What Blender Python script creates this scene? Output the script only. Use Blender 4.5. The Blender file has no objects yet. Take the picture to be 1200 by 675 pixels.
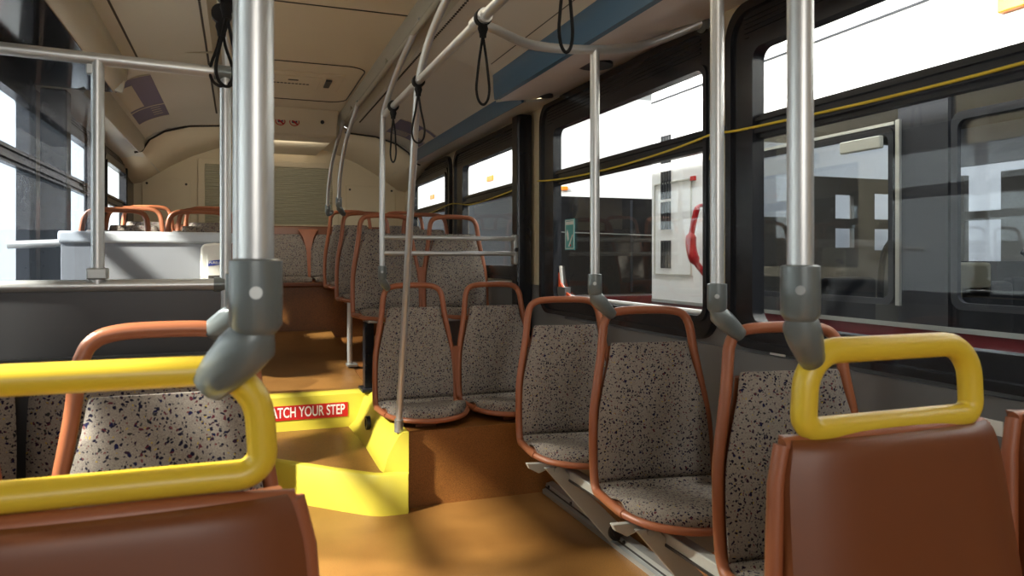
import bpy, math, random
from mathutils import Vector, Matrix
random.seed(7)
PI = math.pi
S = bpy.context.scene
C = S.collection
EYE = 1.17

# ------------------------------------------------------------------ camera, world, lights
cam_d = bpy.data.cameras.new('camera')
cam = bpy.data.objects.new('camera', cam_d)
C.objects.link(cam)
cam.location = (0, 0, EYE)
cam.rotation_euler = (PI/2, 0, math.radians(-20.3))
cam_d.sensor_width = 36
cam_d.lens = 865/1200*36
cam_d.shift_y = -(337.5-303)/1200
cam_d.clip_start = 0.05
cam_d.dof.use_dof = True
cam_d.dof.focus_distance = 3.4
cam_d.dof.aperture_fstop = 9
S.camera = cam
S.view_settings.view_transform = 'Standard'
S.view_settings.look = 'None'
S.view_settings.exposure = 0.0
S.view_settings.gamma = 1
S.view_settings.use_curve_mapping = False

w = bpy.data.worlds.new('garage air')
S.world = w
w.use_nodes = True
w.node_tree.nodes['Background'].inputs[0].default_value = (0.75, 0.82, 0.9, 1)
w.node_tree.nodes['Background'].inputs[1].default_value = 0.6

def area(name, loc, target, sx, sy, power, col=(1, 1, 1)):
    l = bpy.data.lights.new(name, 'AREA')
    l.shape = 'RECTANGLE'; l.size = sx; l.size_y = sy; l.energy = power; l.color = col
    o = bpy.data.objects.new(name, l)
    C.objects.link(o)
    o.location = loc
    d = Vector(target)-Vector(loc)
    o.rotation_euler = d.to_track_quat('-Z', 'Y').to_euler()
    return o

# garage floodlight on the left, shining through the left windows
area('garage_flood_left', (-3.6, 1.5, 4.3), (0.4, 3.4, 0.2), 0.25, 0.25, 1500, (1.0, 0.95, 0.86))
area('garage_rear_fill', (-5.5, 9.5, 5.6), (-5.5, 15.4, 1.6), 8, 2, 330, (0.92, 0.97, 1))  # added light that brightens the rear garage wall
area('garage_flood_left_rear', (-3.9, 5.3, 4.0), (0.3, 5.2, 0.4), 0.3, 0.3, 1100, (1.0, 0.95, 0.86))
# ceiling strip lights of the garage between the parked buses
area('garage_strip_right', (2.25, 2.5, 4.6), (2.9, 2.5, 2.0), 9, 0.4, 300, (1, 1, 1))
area('garage_strip_right_far', (4.0, 12, 5.2), (3.4, 10, 1.0), 6, 3, 500, (1, 1, 1))
area('garage_strip_left', (-3.2, 6, 5.4), (-9, 7, 1.2), 14, 2.5, 1800, (0.92, 0.97, 1))
# fill light added at the open front end of the bus, behind the camera
area('front_end_fill', (-0.2, -2.6, 2.0), (0.5, 3, 1.0), 1.8, 1.2, 36, (1.0, 0.95, 0.88))
area('parked_bus_fill', (4.1, 2.0, 2.15), (4.1, 2.0, 0), 0.3, 4, 25, (1.0, 0.98, 0.92))  # light added inside the parked bus to lift its interior
area('rear_wall_fill', (0.35, 6.05, 2.0), (0.35, 7.5, 1.40), 0.5, 0.1, 3.5, (1.0, 0.93, 0.8))  # extra fill under the bulkhead, added to brighten the rear wall
# the bus's own ceiling lamps, dimmed: one in each channel and the front dome
area('bus_lamp_right', (0.62, 2.2, 2.15), (0.95, 2.3, 0.6), 3.2, 0.12, 5, (1.0, 0.9, 0.72))
area('bus_lamp_left', (0.1, 2.2, 2.15), (-0.3, 2.3, 0.6), 3.2, 0.12, 3, (1.0, 0.9, 0.72))

# ------------------------------------------------------------------ materials
def newmat(name):
    m = bpy.data.materials.new(name)
    m.use_nodes = True
    return m, m.node_tree, m.node_tree.nodes['Principled BSDF']

def mat(name, col, rough=0.5, metal=0.0, var=0.0, vscale=8, bump=0.0, bscale=200, coat=0.0, emis=None, es=0):
    m, nt, b = newmat(name)
    b.inputs['Roughness'].default_value = rough
    b.inputs['Metallic'].default_value = metal
    b.inputs['Base Color'].default_value = (*col, 1)
    if coat: b.inputs['Coat Weight'].default_value = coat; b.inputs['Coat Roughness'].default_value = .15
    if emis:
        b.inputs['Emission Color'].default_value = (*emis, 1)
        b.inputs['Emission Strength'].default_value = es
    tc = nt.nodes.new('ShaderNodeTexCoord')
    n = nt.nodes.new('ShaderNodeTexNoise')
    n.inputs['Scale'].default_value = vscale; n.inputs['Detail'].default_value = 5
    nt.links.new(tc.outputs['Object'], n.inputs['Vector'])
    r = nt.nodes.new('ShaderNodeMapRange')
    v = max(var, 0.03)
    r.inputs['To Min'].default_value = 1-v; r.inputs['To Max'].default_value = 1+v
    nt.links.new(n.outputs['Fac'], r.inputs['Value'])
    mx = nt.nodes.new('ShaderNodeVectorMath'); mx.operation = 'SCALE'
    mx.inputs[0].default_value = col
    nt.links.new(r.outputs[0], mx.inputs['Scale'])
    nt.links.new(mx.outputs[0], b.inputs['Base Color'])
    if bump:
        n2 = nt.nodes.new('ShaderNodeTexNoise'); n2.inputs['Scale'].default_value = bscale
        nt.links.new(tc.outputs['Object'], n2.inputs['Vector'])
        bp = nt.nodes.new('ShaderNodeBump'); bp.inputs['Strength'].default_value = bump
        bp.inputs['Distance'].default_value = .002
        nt.links.new(n2.outputs['Fac'], bp.inputs['Height'])
        nt.links.new(bp.outputs[0], b.inputs['Normal'])
    return m

def fabric_mat():
    m, nt, b = newmat('speckled moquette')
    b.inputs['Roughness'].default_value = .95
    b.inputs['Specular IOR Level'].default_value = .15
    tc = nt.nodes.new('ShaderNodeTexCoord')
    # slight warp so the flecks are not round
    nz = nt.nodes.new('ShaderNodeTexNoise'); nz.inputs['Scale'].default_value = 60
    nt.links.new(tc.outputs['Object'], nz.inputs['Vector'])
    wv = nt.nodes.new('ShaderNodeVectorMath'); wv.operation = 'MULTIPLY_ADD'
    nt.links.new(nz.outputs['Color'], wv.inputs[0]); wv.inputs[1].default_value = (.018,)*3
    nt.links.new(tc.outputs['Object'], wv.inputs[2])
    cur = None
    base = nt.nodes.new('ShaderNodeTexNoise'); base.inputs['Scale'].default_value = 700
    nt.links.new(tc.outputs['Object'], base.inputs['Vector'])
    cr = nt.nodes.new('ShaderNodeValToRGB')
    cr.color_ramp.elements[0].color = (.17, .145, .12, 1); cr.color_ramp.elements[0].position = .3
    cr.color_ramp.elements[1].color = (.38, .33, .28, 1); cr.color_ramp.elements[1].position = .7
    nt.links.new(base.outputs['Fac'], cr.inputs['Fac'])
    cur = cr.outputs['Color']
    for sc, thr, cols in ((92, .33, [(.0, (.012, .010, .028)), (.45, (.03, .012, .03)), (.62, (.10, .02, .03)), (.74, (.012, .012, .05)), (.86, (.03, .03, .03))]),
                          (135, .28, [(.0, (.02, .014, .03)), (.4, (.16, .05, .05)), (.55, (.015, .015, .03)), (.8, (.40, .28, .06)), (.9, (.05, .05, .06))])):
        v = nt.nodes.new('ShaderNodeTexVoronoi'); v.inputs['Scale'].default_value = sc
        nt.links.new(wv.outputs[0], v.inputs['Vector'])
        lt = nt.nodes.new('ShaderNodeMapRange')
        lt.inputs['From Min'].default_value = thr-.03; lt.inputs['From Max'].default_value = thr+.03
        lt.inputs['To Min'].default_value = 1; lt.inputs['To Max'].default_value = 0
        nt.links.new(v.outputs['Distance'], lt.inputs['Value'])
        sep = nt.nodes.new('ShaderNodeSeparateColor')
        nt.links.new(v.outputs['Color'], sep.inputs[0])
        rp = nt.nodes.new('ShaderNodeValToRGB'); rp.color_ramp.interpolation = 'CONSTANT'
        rp.color_ramp.elements[0].color = (*cols[0][1], 1)
        rp.color_ramp.elements[1].position = cols[1][0]; rp.color_ramp.elements[1].color = (*cols[1][1], 1)
        for p, c in cols[2:]:
            e = rp.color_ramp.elements.new(p); e.color = (*c, 1)
        nt.links.new(sep.outputs[0], rp.inputs['Fac'])
        gt = nt.nodes.new('ShaderNodeMath'); gt.operation = 'GREATER_THAN'; gt.inputs[1].default_value = .22
        nt.links.new(sep.outputs[1], gt.inputs[0])
        ml = nt.nodes.new('ShaderNodeMath'); ml.operation = 'MULTIPLY'
        nt.links.new(lt.outputs[0], ml.inputs[0]); nt.links.new(gt.outputs[0], ml.inputs[1])
        mx = nt.nodes.new('ShaderNodeMixRGB')
        nt.links.new(ml.outputs[0], mx.inputs['Fac'])
        nt.links.new(cur, mx.inputs['Color1']); nt.links.new(rp.outputs['Color'], mx.inputs['Color2'])
        cur = mx.outputs['Color']
    nt.links.new(cur, b.inputs['Base Color'])
    bp = nt.nodes.new('ShaderNodeBump'); bp.inputs['Strength'].default_value = .3; bp.inputs['Distance'].default_value = .002
    nt.links.new(base.outputs['Fac'], bp.inputs['Height']); nt.links.new(bp.outputs[0], b.inputs['Normal'])
    return m

def floor_mat(name, c0, c1):
    m, nt, b = newmat(name)
    tc = nt.nodes.new('ShaderNodeTexCoord')
    n = nt.nodes.new('ShaderNodeTexNoise'); n.inputs['Scale'].default_value = 4; n.inputs['Detail'].default_value = 8
    nt.links.new(tc.outputs['Object'], n.inputs['Vector'])
    n2 = nt.nodes.new('ShaderNodeTexNoise'); n2.inputs['Scale'].default_value = 260; n2.inputs['Detail'].default_value = 2
    nt.links.new(tc.outputs['Object'], n2.inputs['Vector'])
    cr = nt.nodes.new('ShaderNodeValToRGB')
    cr.color_ramp.elements[0].position = .3; cr.color_ramp.elements[0].color = (*c0, 1)
    cr.color_ramp.elements[1].position = .7; cr.color_ramp.elements[1].color = (*c1, 1)
    nt.links.new(n.outputs['Fac'], cr.inputs['Fac'])
    r = nt.nodes.new('ShaderNodeMapRange'); r.inputs['From Min'].default_value = .35; r.inputs['From Max'].default_value = .65
    r.inputs['To Min'].default_value = .7; r.inputs['To Max'].default_value = 1.25
    nt.links.new(n2.outputs['Fac'], r.inputs['Value'])
    mx = nt.nodes.new('ShaderNodeVectorMath'); mx.operation = 'SCALE'
    nt.links.new(cr.outputs['Color'], mx.inputs[0]); nt.links.new(r.outputs[0], mx.inputs['Scale'])
    nt.links.new(mx.outputs[0], b.inputs['Base Color'])
    b.inputs['Roughness'].default_value = .42
    bp = nt.nodes.new('ShaderNodeBump'); bp.inputs['Strength'].default_value = .15; bp.inputs['Distance'].default_value = .002
    nt.links.new(n2.outputs['Fac'], bp.inputs['Height']); nt.links.new(bp.outputs[0], b.inputs['Normal'])
    return m

def glass_mat(name, tint=(1, 1, 1), refl=0.10, rough=0.0, dirt=0.0):
    m = bpy.data.materials.new(name); m.use_nodes = True
    nt = m.node_tree; nt.nodes.clear()
    out = nt.nodes.new('ShaderNodeOutputMaterial')
    tr = nt.nodes.new('ShaderNodeBsdfTransparent'); tr.inputs[0].default_value = (*tint, 1)
    gl = nt.nodes.new('ShaderNodeBsdfGlossy'); gl.inputs['Roughness'].default_value = rough
    lw = nt.nodes.new('ShaderNodeLayerWeight'); lw.inputs['Blend'].default_value = .25
    mr = nt.nodes.new('ShaderNodeMapRange'); mr.inputs['To Min'].default_value = refl*.5; mr.inputs['To Max'].default_value = min(1, refl*5)
    nt.links.new(lw.outputs['Fresnel'], mr.inputs['Value'])
    mx = nt.nodes.new('ShaderNodeMixShader')
    nt.links.new(mr.outputs[0], mx.inputs[0]); nt.links.new(tr.outputs[0], mx.inputs[1]); nt.links.new(gl.outputs[0], mx.inputs[2])
    last = mx.outputs[0]
    if dirt:
        df = nt.nodes.new('ShaderNodeBsdfDiffuse'); df.inputs[0].default_value = (.6, .65, .72, 1)
        tc = nt.nodes.new('ShaderNodeTexCoord')
        mp = nt.nodes.new('ShaderNodeMapping'); mp.inputs['Scale'].default_value = (6, 6, .8)
        nz = nt.nodes.new('ShaderNodeTexNoise'); nz.inputs['Scale'].default_value = 3; nz.inputs['Detail'].default_value = 6
        nt.links.new(tc.outputs['Object'], mp.inputs[0]); nt.links.new(mp.outputs[0], nz.inputs['Vector'])
        r2 = nt.nodes.new('ShaderNodeMapRange'); r2.inputs['From Min'].default_value = .4; r2.inputs['From Max'].default_value = .75
        r2.inputs['To Min'].default_value = dirt*.3; r2.inputs['To Max'].default_value = dirt
        nt.links.new(nz.outputs['Fac'], r2.inputs['Value'])
        m2 = nt.nodes.new('ShaderNodeMixShader')
        nt.links.new(r2.outputs[0], m2.inputs[0]); nt.links.new(last, m2.inputs[1]); nt.links.new(df.outputs[0], m2.inputs[2])
        last = m2.outputs[0]
    nt.links.new(last, out.inputs[0])
    return m

M = dict(
    fabric=fabric_mat(),
    rust=mat('rust brown plastic', (.33, .105, .042), .38, var=.06, bump=.1, bscale=500),
    shell=mat('rust brown seat shell', (.165, .047, .011), .42, var=.06),
    yellow=mat('yellow plastic handle', (.72, .50, .035), .32, var=.04),
    stepyel=mat('yellow moulded step edging', (.60, .50, .05), .4, var=.08, vscale=5, bump=.1, bscale=150),
    steel=mat('brushed stainless tube', (.60, .60, .58), .36, .7, var=.05, vscale=60),
    fitting=mat('grey cast fitting', (.16, .18, .175), .28, .2, var=.05),
    alu=mat('dull aluminium', (.42, .43, .41), .4, .7, var=.1),
    greyplate=mat('grey painted bracket', (.45, .45, .40), .45, .1, var=.08),
    black=mat('black rubber', (.012, .012, .013), .4),
    blackgloss=mat('black glossy frame', (.012, .013, .016), .25, var=.1),
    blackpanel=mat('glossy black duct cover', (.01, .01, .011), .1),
    cord=mat('black nylon cord', (.003, .003, .003), .9),
    cream=mat('cream wall laminate', (.62, .52, .34), .5, var=.03),
    ceil=mat('warm white ceiling panel', (.60, .51, .36), .45, var=.05, vscale=3, bump=.05, bscale=60),
    side=mat('grey white moulded ceiling panel', (.50, .47, .40), .4, var=.05, vscale=3),
    duct=mat('pale lilac grey duct underside', (.55, .50, .47), .3, var=.03),
    channel=mat('olive grey lamp channel', (.36, .33, .25), .4, var=.05),
    blue=mat('blue edge strip', (.04, .105, .18), .35, var=.05),
    greywall=mat('dark grey wall laminate', (.14, .137, .133), .42, var=.06, bump=.1, bscale=300),
    darkpanel=mat('charcoal partition panel', (.045, .044, .045), .35, var=.1),
    greypanel=mat('mid grey glossy panel', (.20, .205, .215), .22, var=.05),
    trimw=mat('pale grey trim cap', (.45, .47, .49), .3),
    seam=mat('dark seam', (.03, .025, .02), .6),
    vent=mat('olive louvre', (.42, .38, .25), .5, var=.08, vscale=20),
    floor=floor_mat('ochre speckled vinyl floor', (.19, .082, .018), (.27, .125, .03)),
    riser=floor_mat('brown speckled vinyl riser', (.20, .075, .015), (.28, .11, .025)),
    glass=glass_mat('clear window glass', (.95, .97, .97), .03),
    tinted=glass_mat('tinted window glass', (.62, .66, .68), .10, 0, .05),
    pglass=glass_mat('partition glass', (.84, .87, .92), .12, .01, .006),
    red=mat('red sticker', (.48, .012, .01), .4),
    white=mat('white print', (.8, .78, .72), .5),
    buswhite=mat('white bus paint', (.82, .83, .85), .3, var=.02),
    busred=mat('dark red bus paint', (.10, .008, .012), .3),
    mirrorred=mat('bright red plastic', (.30, .006, .01), .3),
    orange=mat('orange paint', (.85, .10, .015), .4),
    amber=mat('amber lamp lens', (.8, .2, .01), .3, emis=(1, .25, .01), es=.2),
    busdark=mat('black bus trim', (.010, .012, .018), .65),
    busin=mat('beige bus interior', (.30, .27, .22), .6),
    busglass=glass_mat('neighbour bus glass', (.72, .75, .80), .08),
    conc=mat('garage concrete', (.25, .25, .25), .8, var=.2, vscale=2),
    gwall=mat('white garage wall', (.75, .77, .78), .7, var=.05),
    gceil=mat('grey garage ceiling deck', (.42, .43, .43), .7, var=.25, vscale=2),
    tube=mat('lit fluorescent tube', (.9, .9, .9), .5, emis=(.95, .98, 1), es=14),
    redlamp=mat('red signal lamp', (.6, .02, .02), .4, emis=(1, .03, .03), es=5),
    plastic=mat('white dispenser plastic', (.72, .70, .62), .3),
    purple=mat('violet poster ink', (.055, .05, .14), .4),
    paper=mat('cream poster paper', (.5, .45, .35), .5),
    teal=mat('teal sticker ink', (.10, .38, .36), .5),
    bluelogo=mat('dark blue logo ink', (.02, .05, .35), .4),
    yellowcord=mat('yellow pull cord', (.62, .46, .03), .5),
    yrail=mat('yellow grab rail', (.75, .6, .05), .4),
)

# ------------------------------------------------------------------ mesh helpers
class MB:
    def __init__(s): s.v = []; s.f = []
    def add(s, vs, fs):
        o = len(s.v); s.v += [tuple(p) for p in vs]; s.f += [tuple(i+o for i in f) for f in fs]; return s
    def box(s, a, b):
        x0, y0, z0 = a; x1, y1, z1 = b
        x0, x1 = sorted((x0, x1)); y0, y1 = sorted((y0, y1)); z0, z1 = sorted((z0, z1))
        return s.add([(x0,y0,z0),(x1,y0,z0),(x1,y1,z0),(x0,y1,z0),(x0,y0,z1),(x1,y0,z1),(x1,y1,z1),(x0,y1,z1)],
                     [(0,3,2,1),(4,5,6,7),(0,1,5,4),(1,2,6,5),(2,3,7,6),(3,0,4,7)])
    def tube(s, path, r, n=12, closed=False, r2=None, up=None):
        P = [Vector(p) for p in path]; k = len(P)
        r2 = r2 or r
        rs = r if isinstance(r, (list, tuple)) else [r]*k
        q = r2 if isinstance(r2, (list, tuple)) else [r2]*k
        T = []
        for i in range(k):
            a = P[i-1] if (i > 0 or closed) else P[i]
            b = P[(i+1) % k] if (i < k-1 or closed) else P[i]
            T.append((b-a).normalized())
        u = Vector(up) if up else (Vector((0,0,1)) if abs(T[0].z) < .9 else Vector((1,0,0)))
        nrm = (u - T[0]*u.dot(T[0])).normalized()
        vs = []
        for i in range(k):
            if up:
                u = Vector(up); nrm = (u - T[i]*u.dot(T[i])).normalized()
            elif i:
                nrm = (nrm - T[i]*nrm.dot(T[i])).normalized()
            bn = T[i].cross(nrm)
            for j in range(n):
                a = 2*PI*j/n
                vs.append(P[i] + nrm*(math.cos(a)*rs[i]) + bn*(math.sin(a)*q[i]))
        fs = []
        for i in range(k if closed else k-1):
            for j in range(n):
                a = i*n+j; b = i*n+(j+1) % n; i2 = (i+1) % k
                fs.append((a, b, i2*n+(j+1) % n, i2*n+j))
        if not closed:
            fs.append(tuple(range(n-1, -1, -1))); fs.append(tuple((k-1)*n+j for j in range(n)))
        return s.add(vs, fs)
    def prism(s, poly, axis, a, b):
        # poly: 2D points in the other two axes (in xyz order), extruded along axis from a to b
        def p(u, v, t):
            return {'x': (t,u,v), 'y': (u,t,v), 'z': (u,v,t)}[axis]
        n = len(poly)
        vs = [p(u, v, a) for u, v in poly]+[p(u, v, b) for u, v in poly]
        fs = [tuple(range(n-1,-1,-1)), tuple(range(n,2*n))]+[(i,(i+1)%n,n+(i+1)%n,n+i) for i in range(n)]
        return s.add(vs, fs)
    def ring(s, o, i, axis, a, b):
        def p(q, t):
            u, v = q
            return {'x': (t,u,v), 'y': (u,t,v), 'z': (u,v,t)}[axis]
        n = len(o)
        vs = [p(q,a) for q in o]+[p(q,a) for q in i]+[p(q,b) for q in o]+[p(q,b) for q in i]
        fs = []
        for k in range(n):
            l = (k+1) % n
            fs += [(k,l,n+l,n+k),(2*n+k,3*n+k,3*n+l,2*n+l),(k,2*n+k,2*n+l,l),(n+k,n+l,3*n+l,3*n+k)]
        return s.add(vs, fs)
    def loft(s, rings, cap=True):
        n = len(rings[0]); vs = [p for r in rings for p in r]; fs = []
        for i in range(len(rings)-1):
            for j in range(n):
                fs.append((i*n+j, i*n+(j+1)%n, (i+1)*n+(j+1)%n, (i+1)*n+j))
        if cap:
            fs.append(tuple(range(n-1,-1,-1))); fs.append(tuple((len(rings)-1)*n+j for j in range(n)))
        return s.add(vs, fs)
    def sheet(s, prof, y0, y1, t=.02):
        # profile of (x,z) swept along y, given thickness upward
        n = len(prof)
        up = [(x, z+t) for x, z in prof]
        poly = prof+up[::-1]
        return s.prism(poly, 'y', y0, y1)
    def build(s, name, m, parent=None, smooth=True, bevel=0.0, angle=35, rot=None):
        me = bpy.data.meshes.new(name)
        me.from_pydata(s.v, [], s.f)
        me.validate()
        import bmesh
        bm = bmesh.new(); bm.from_mesh(me)
        bmesh.ops.recalc_face_normals(bm, faces=bm.faces)
        bm.to_mesh(me); bm.free()
        if smooth:
            for p in me.polygons: p.use_smooth = True
            me.set_sharp_from_angle(angle=math.radians(angle))
        me.materials.append(M[m] if isinstance(m, str) else m)
        o = bpy.data.objects.new(name, me)
        C.objects.link(o)
        if bevel:
            bv = o.modifiers.new('soft edge', 'BEVEL'); bv.width = bevel; bv.segments = 3; bv.limit_method = 'ANGLE'; bv.angle_limit = math.radians(40)
        if parent: o.parent = parent
        return o

def rrect(u0, u1, v0, v1, r, n=7):
    pts = []
    for (cu, cv, a0) in ((u1-r, v1-r, 0), (u0+r, v1-r, 90), (u0+r, v0+r, 180), (u1-r, v0+r, 270)):
        for k in range(n+1):
            a = math.radians(a0+90*k/n)
            pts.append((cu+r*math.cos(a), cv+r*math.sin(a)))
    return pts

def ellipse(cx, cy, rx, ry, n=24):
    return [(cx+rx*math.cos(2*PI*k/n), cy+ry*math.sin(2*PI*k/n)) for k in range(n)]

def spline(pts, n=8):
    P = [Vector(p) for p in pts]; out = []
    for i in range(len(P)-1):
        p0 = P[max(i-1,0)]; p1 = P[i]; p2 = P[i+1]; p3 = P[min(i+2,len(P)-1)]
        for k in range(n):
            t = k/n
            out.append(.5*((2*p1)+(-p0+p2)*t+(2*p0-5*p1+4*p2-p3)*t*t+(-p0+3*p1-3*p2+p3)*t**3))
    out.append(P[-1])
    return out

def tag(o, label, cat, group=None, kind=None):
    o['label'] = label
    if cat: o['category'] = cat
    if group: o['group'] = group
    if kind: o['kind'] = kind
    return o

def thing(name, label, cat, loc=(0,0,0), rz=0, group=None):
    o = bpy.data.objects.new(name, None); C.objects.link(o)
    o.location = loc; o.rotation_euler = (0,0,rz); o.empty_display_size = .1
    return tag(o, label, cat, group)

def struct(o, label=None, cat=None):
    o['kind'] = 'structure'
    if label: o['label'] = label
    if cat: o['category'] = cat
    return o

def sempty(name, label=None, cat=None):
    o = bpy.data.objects.new(name, None); C.objects.link(o); o.empty_display_size = .1
    return struct(o, label, cat)

def copy_tree(o, parent=None):
    c = o.copy(); C.objects.link(c); c.parent = parent
    for ch in list(o.children): copy_tree(ch, c)
    return c

def text(name, body, size, m, parent, loc, rot, ext=.0004, align='CENTER', bold=0, sx=1):
    cu = bpy.data.curves.new(name, 'FONT'); cu.body = body; cu.size = size; cu.extrude = ext
    cu.align_x = align; cu.align_y = 'CENTER'; cu.offset = bold
    o = bpy.data.objects.new(name+'_tmp', cu); C.objects.link(o)
    dg = bpy.context.evaluated_depsgraph_get(); dg.update()
    me = bpy.data.meshes.new_from_object(o.evaluated_get(dg))
    bpy.data.objects.remove(o); bpy.data.curves.remove(cu)
    me.materials.clear(); me.materials.append(M[m])
    t = bpy.data.objects.new(name, me); C.objects.link(t)
    t.location = loc; t.rotation_euler = rot; t.scale = (sx, 1, 1); t.parent = parent
    return t

# ------------------------------------------------------------------ the setting: body of the bus
WR, WL = 1.60, -0.90          # inner faces of the side walls
CXB = (WR+WL)/2
FRONT = -1.6
struct(MB().box((WL, FRONT, -.05), (WR, 3.42, 0)).box((-.065, 3.42, -.05), (.74, 4.3, 0)).build('floor', 'floor', smooth=False), 'ochre speckled vinyl floor of the low front half', 'floor')

# raised rear floor: level behind the second step, rising gently to the back bench
def ramp(name, x0, x1, ys, zs, m='floor', bottom=-.05):
    poly = [(y, z) for y, z in zip(ys, zs)]+[(ys[-1], bottom), (ys[0], bottom)]
    return MB().prism(poly, 'x', x0, x1).build(name, m, smooth=False)
struct(ramp('floor_rear', -.06, .735, [4.43, 4.9, 6.45], [.385, .40, .56]), 'ochre raised rear aisle floor sloping up to the back bench', 'floor')
rp = MB().prism([(3.42, -.05), (3.42, .355), (4.05, .36), (4.4, .385), (4.9, .40), (7.5, .56), (7.5, -.05)], 'x', .74, WR).build('platform_right', 'riser', smooth=False)
struct(rp, 'brown vinyl platform box carrying the right rear seats', 'platform')
lp = MB().prism([(3.5, -.05), (3.5, .38), (4.4, .385), (4.9, .40), (7.5, .56), (7.5, -.05)], 'x', WL, -.065).build('platform_left', 'riser', smooth=False)
struct(lp, 'brown vinyl platform carrying the left rear seats', 'platform')
struct(MB().box((WL, 6.46, .4), (WR, 6.5, .93)).build('bench_riser', 'riser', smooth=False), 'brown vinyl riser panel under the back bench', 'riser')

# steps
st = thing('yellow_step_edging', 'bright yellow moulded step edging around two aisle steps, with red WATCH YOUR STEP strip', 'step')
front = [(-.065,4.02),(.0,3.93),(.185,3.74),(.40,3.52),(.53,3.395),(.57,3.362),(.61,3.345),(.66,3.34),(.728,3.34)]
back = [(-.065,4.07),(.02,3.965),(.205,3.775),(.42,3.555),(.55,3.43),(.585,3.398),(.62,3.385),(.66,3.38),(.728,3.38)]
mb = MB()
n = len(front)
vs = [(x,y,0) for x,y in front]+[(x,y,.18) for x,y in front]+[(x+.004,y+.006,.187) for x,y in front]+[(x,y,.187) for x,y in back]+[(x,y,0) for x,y in back]
fs = []
for i in range(n-1):
    for k in range(4):
        fs.append((k*n+i, k*n+i+1, (k+1)*n+i+1, (k+1)*n+i))
    fs.append((4*n+i, 4*n+i+1, i+1, i))
fs += [(0,n,2*n,3*n,4*n), (4*n+n-1,3*n+n-1,2*n+n-1,n+n-1,n-1)]
mb.add(vs, fs).build('lower_riser', 'stepyel', st, angle=50)
mb = MB()   # side fairing, sloping inner face
mb.loft([[(.625,3.40,.18),(.645,3.385,.26),(.672,3.37,.32),(.695,3.36,.362),(.712,3.36,.370),(.735,3.36,.370),(.735,3.36,.0),(.66,3.36,.0)],
         [(.615,3.44,.18),(.64,3.44,.22),(.672,3.43,.32),(.692,3.43,.356),(.712,3.43,.370),(.735,3.43,.370),(.735,3.43,.0),(.615,3.44,.0)],
         [(.622,4.05,.18),(.645,4.05,.22),(.685,4.05,.33),(.705,4.05,.364),(.72,4.05,.374),(.735,4.05,.374),(.735,4.05,.0),(.622,4.05,.0)],
         [(.60,4.42,.18),(.645,4.42,.22),(.69,4.42,.34),(.712,4.42,.388),(.724,4.42,.405),(.735,4.42,.405),(.735,4.42,.0),(.60,4.42,.0)]])
mb.build('side_fairing', 'stepyel', st, angle=50)
mb = MB().prism([(4.405,.15),(4.405,.375),(4.415,.39),(4.44,.395),(4.47,.39),(4.47,.15)], 'x', -.065, .733)
mb.build('upper_riser', 'stepyel', st, angle=30)
g = MB().ring(ellipse(4.0,.285,.042,.036), ellipse(4.0,.285,.028,.023), 'x', .640, .662).build('grommet', 'black', st)
g.rotation_euler = (0, 0, 0)
MB().box((.09, 4.3995, .245), (.60, 4.4045, .328)).build('warning_strip', 'red', st, smooth=False)
text('lettering', 'WATCH YOUR STEP', .082, 'white', st, (.35, 4.3985, .2865), (PI/2, 0, 0), bold=.0012, sx=.62)
struct(MB().prism([(-.06,4.0),(.0,3.95),(.2,3.76),(.55,3.42),(.60,3.39),(.64,3.41),(.62,4.41),(-.06,4.41)], 'z', .10, .182).build('floor_step', 'floor', smooth=False),
       'ochre tread of the first step inside the yellow edging', 'step')

# right wall with window openings; a window = (y0,y1 of glass, z0,z1)
def wall_with_windows(name, xf, xb, wins, y0, y1, z0, z1, m, label):
    mb = MB(); cur = y0
    for (a, b, c, d) in wins:
        mb.box((xf, cur, z0), (xb, a, z1))
        mb.box((xf, a, z0), (xb, b, c)); mb.box((xf, a, d), (xb, b, z1))
        cur = b
    mb.box((xf, cur, z0), (xb, y1, z1))
    return struct(mb.build(name, m, smooth=False), label, 'wall')
GT = 1.856
WIN_R = [(.35, 1.98, .96, GT), (2.25, 3.60, .96, GT), (4.18, 5.30, 1.124, GT), (5.80, 6.97, 1.124, GT)]
holes = [(a-.02, b+.02, c-.02, d+.02) for a, b, c, d in WIN_R]
wall_with_windows('wall_right', WR, WR+.02, holes, FRONT, 7.5, .93, 2.3, 'cream', 'cream right side wall between the windows')
gw = MB().box((WR-.012, FRONT, 0), (WR+.02, 3.5, .86)).box((WR-.012, 3.5, 0), (WR+.02, 7.5, 1.02)).box((WR, FRONT, .86), (WR+.02, 7.5, .935))
struct(gw.build('wall_right_lower', 'greywall', smooth=False), 'dark grey wall panel under the right windows', 'wall')
WIN_L = [(-.6, 1.75, .96, GT), (2.1, 3.78, .96, GT), (4.58, 5.30, 1.124, GT), (5.85, 6.75, 1.124, GT)]
holesL = [(a-.02, b+.02, c-.02, d+.02) for a, b, c, d in WIN_L]
wall_with_windows('wall_left', WL, WL-.02, holesL, FRONT, 7.5, .93, 2.3, 'blackgloss', 'black left side wall between the windows')
struct(MB().box((WL+.012, FRONT, 0), (WL-.02, 7.5, .93)).build('wall_left_lower', 'greywall', smooth=False), 'dark grey wall panel under the left windows', 'wall')

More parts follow.
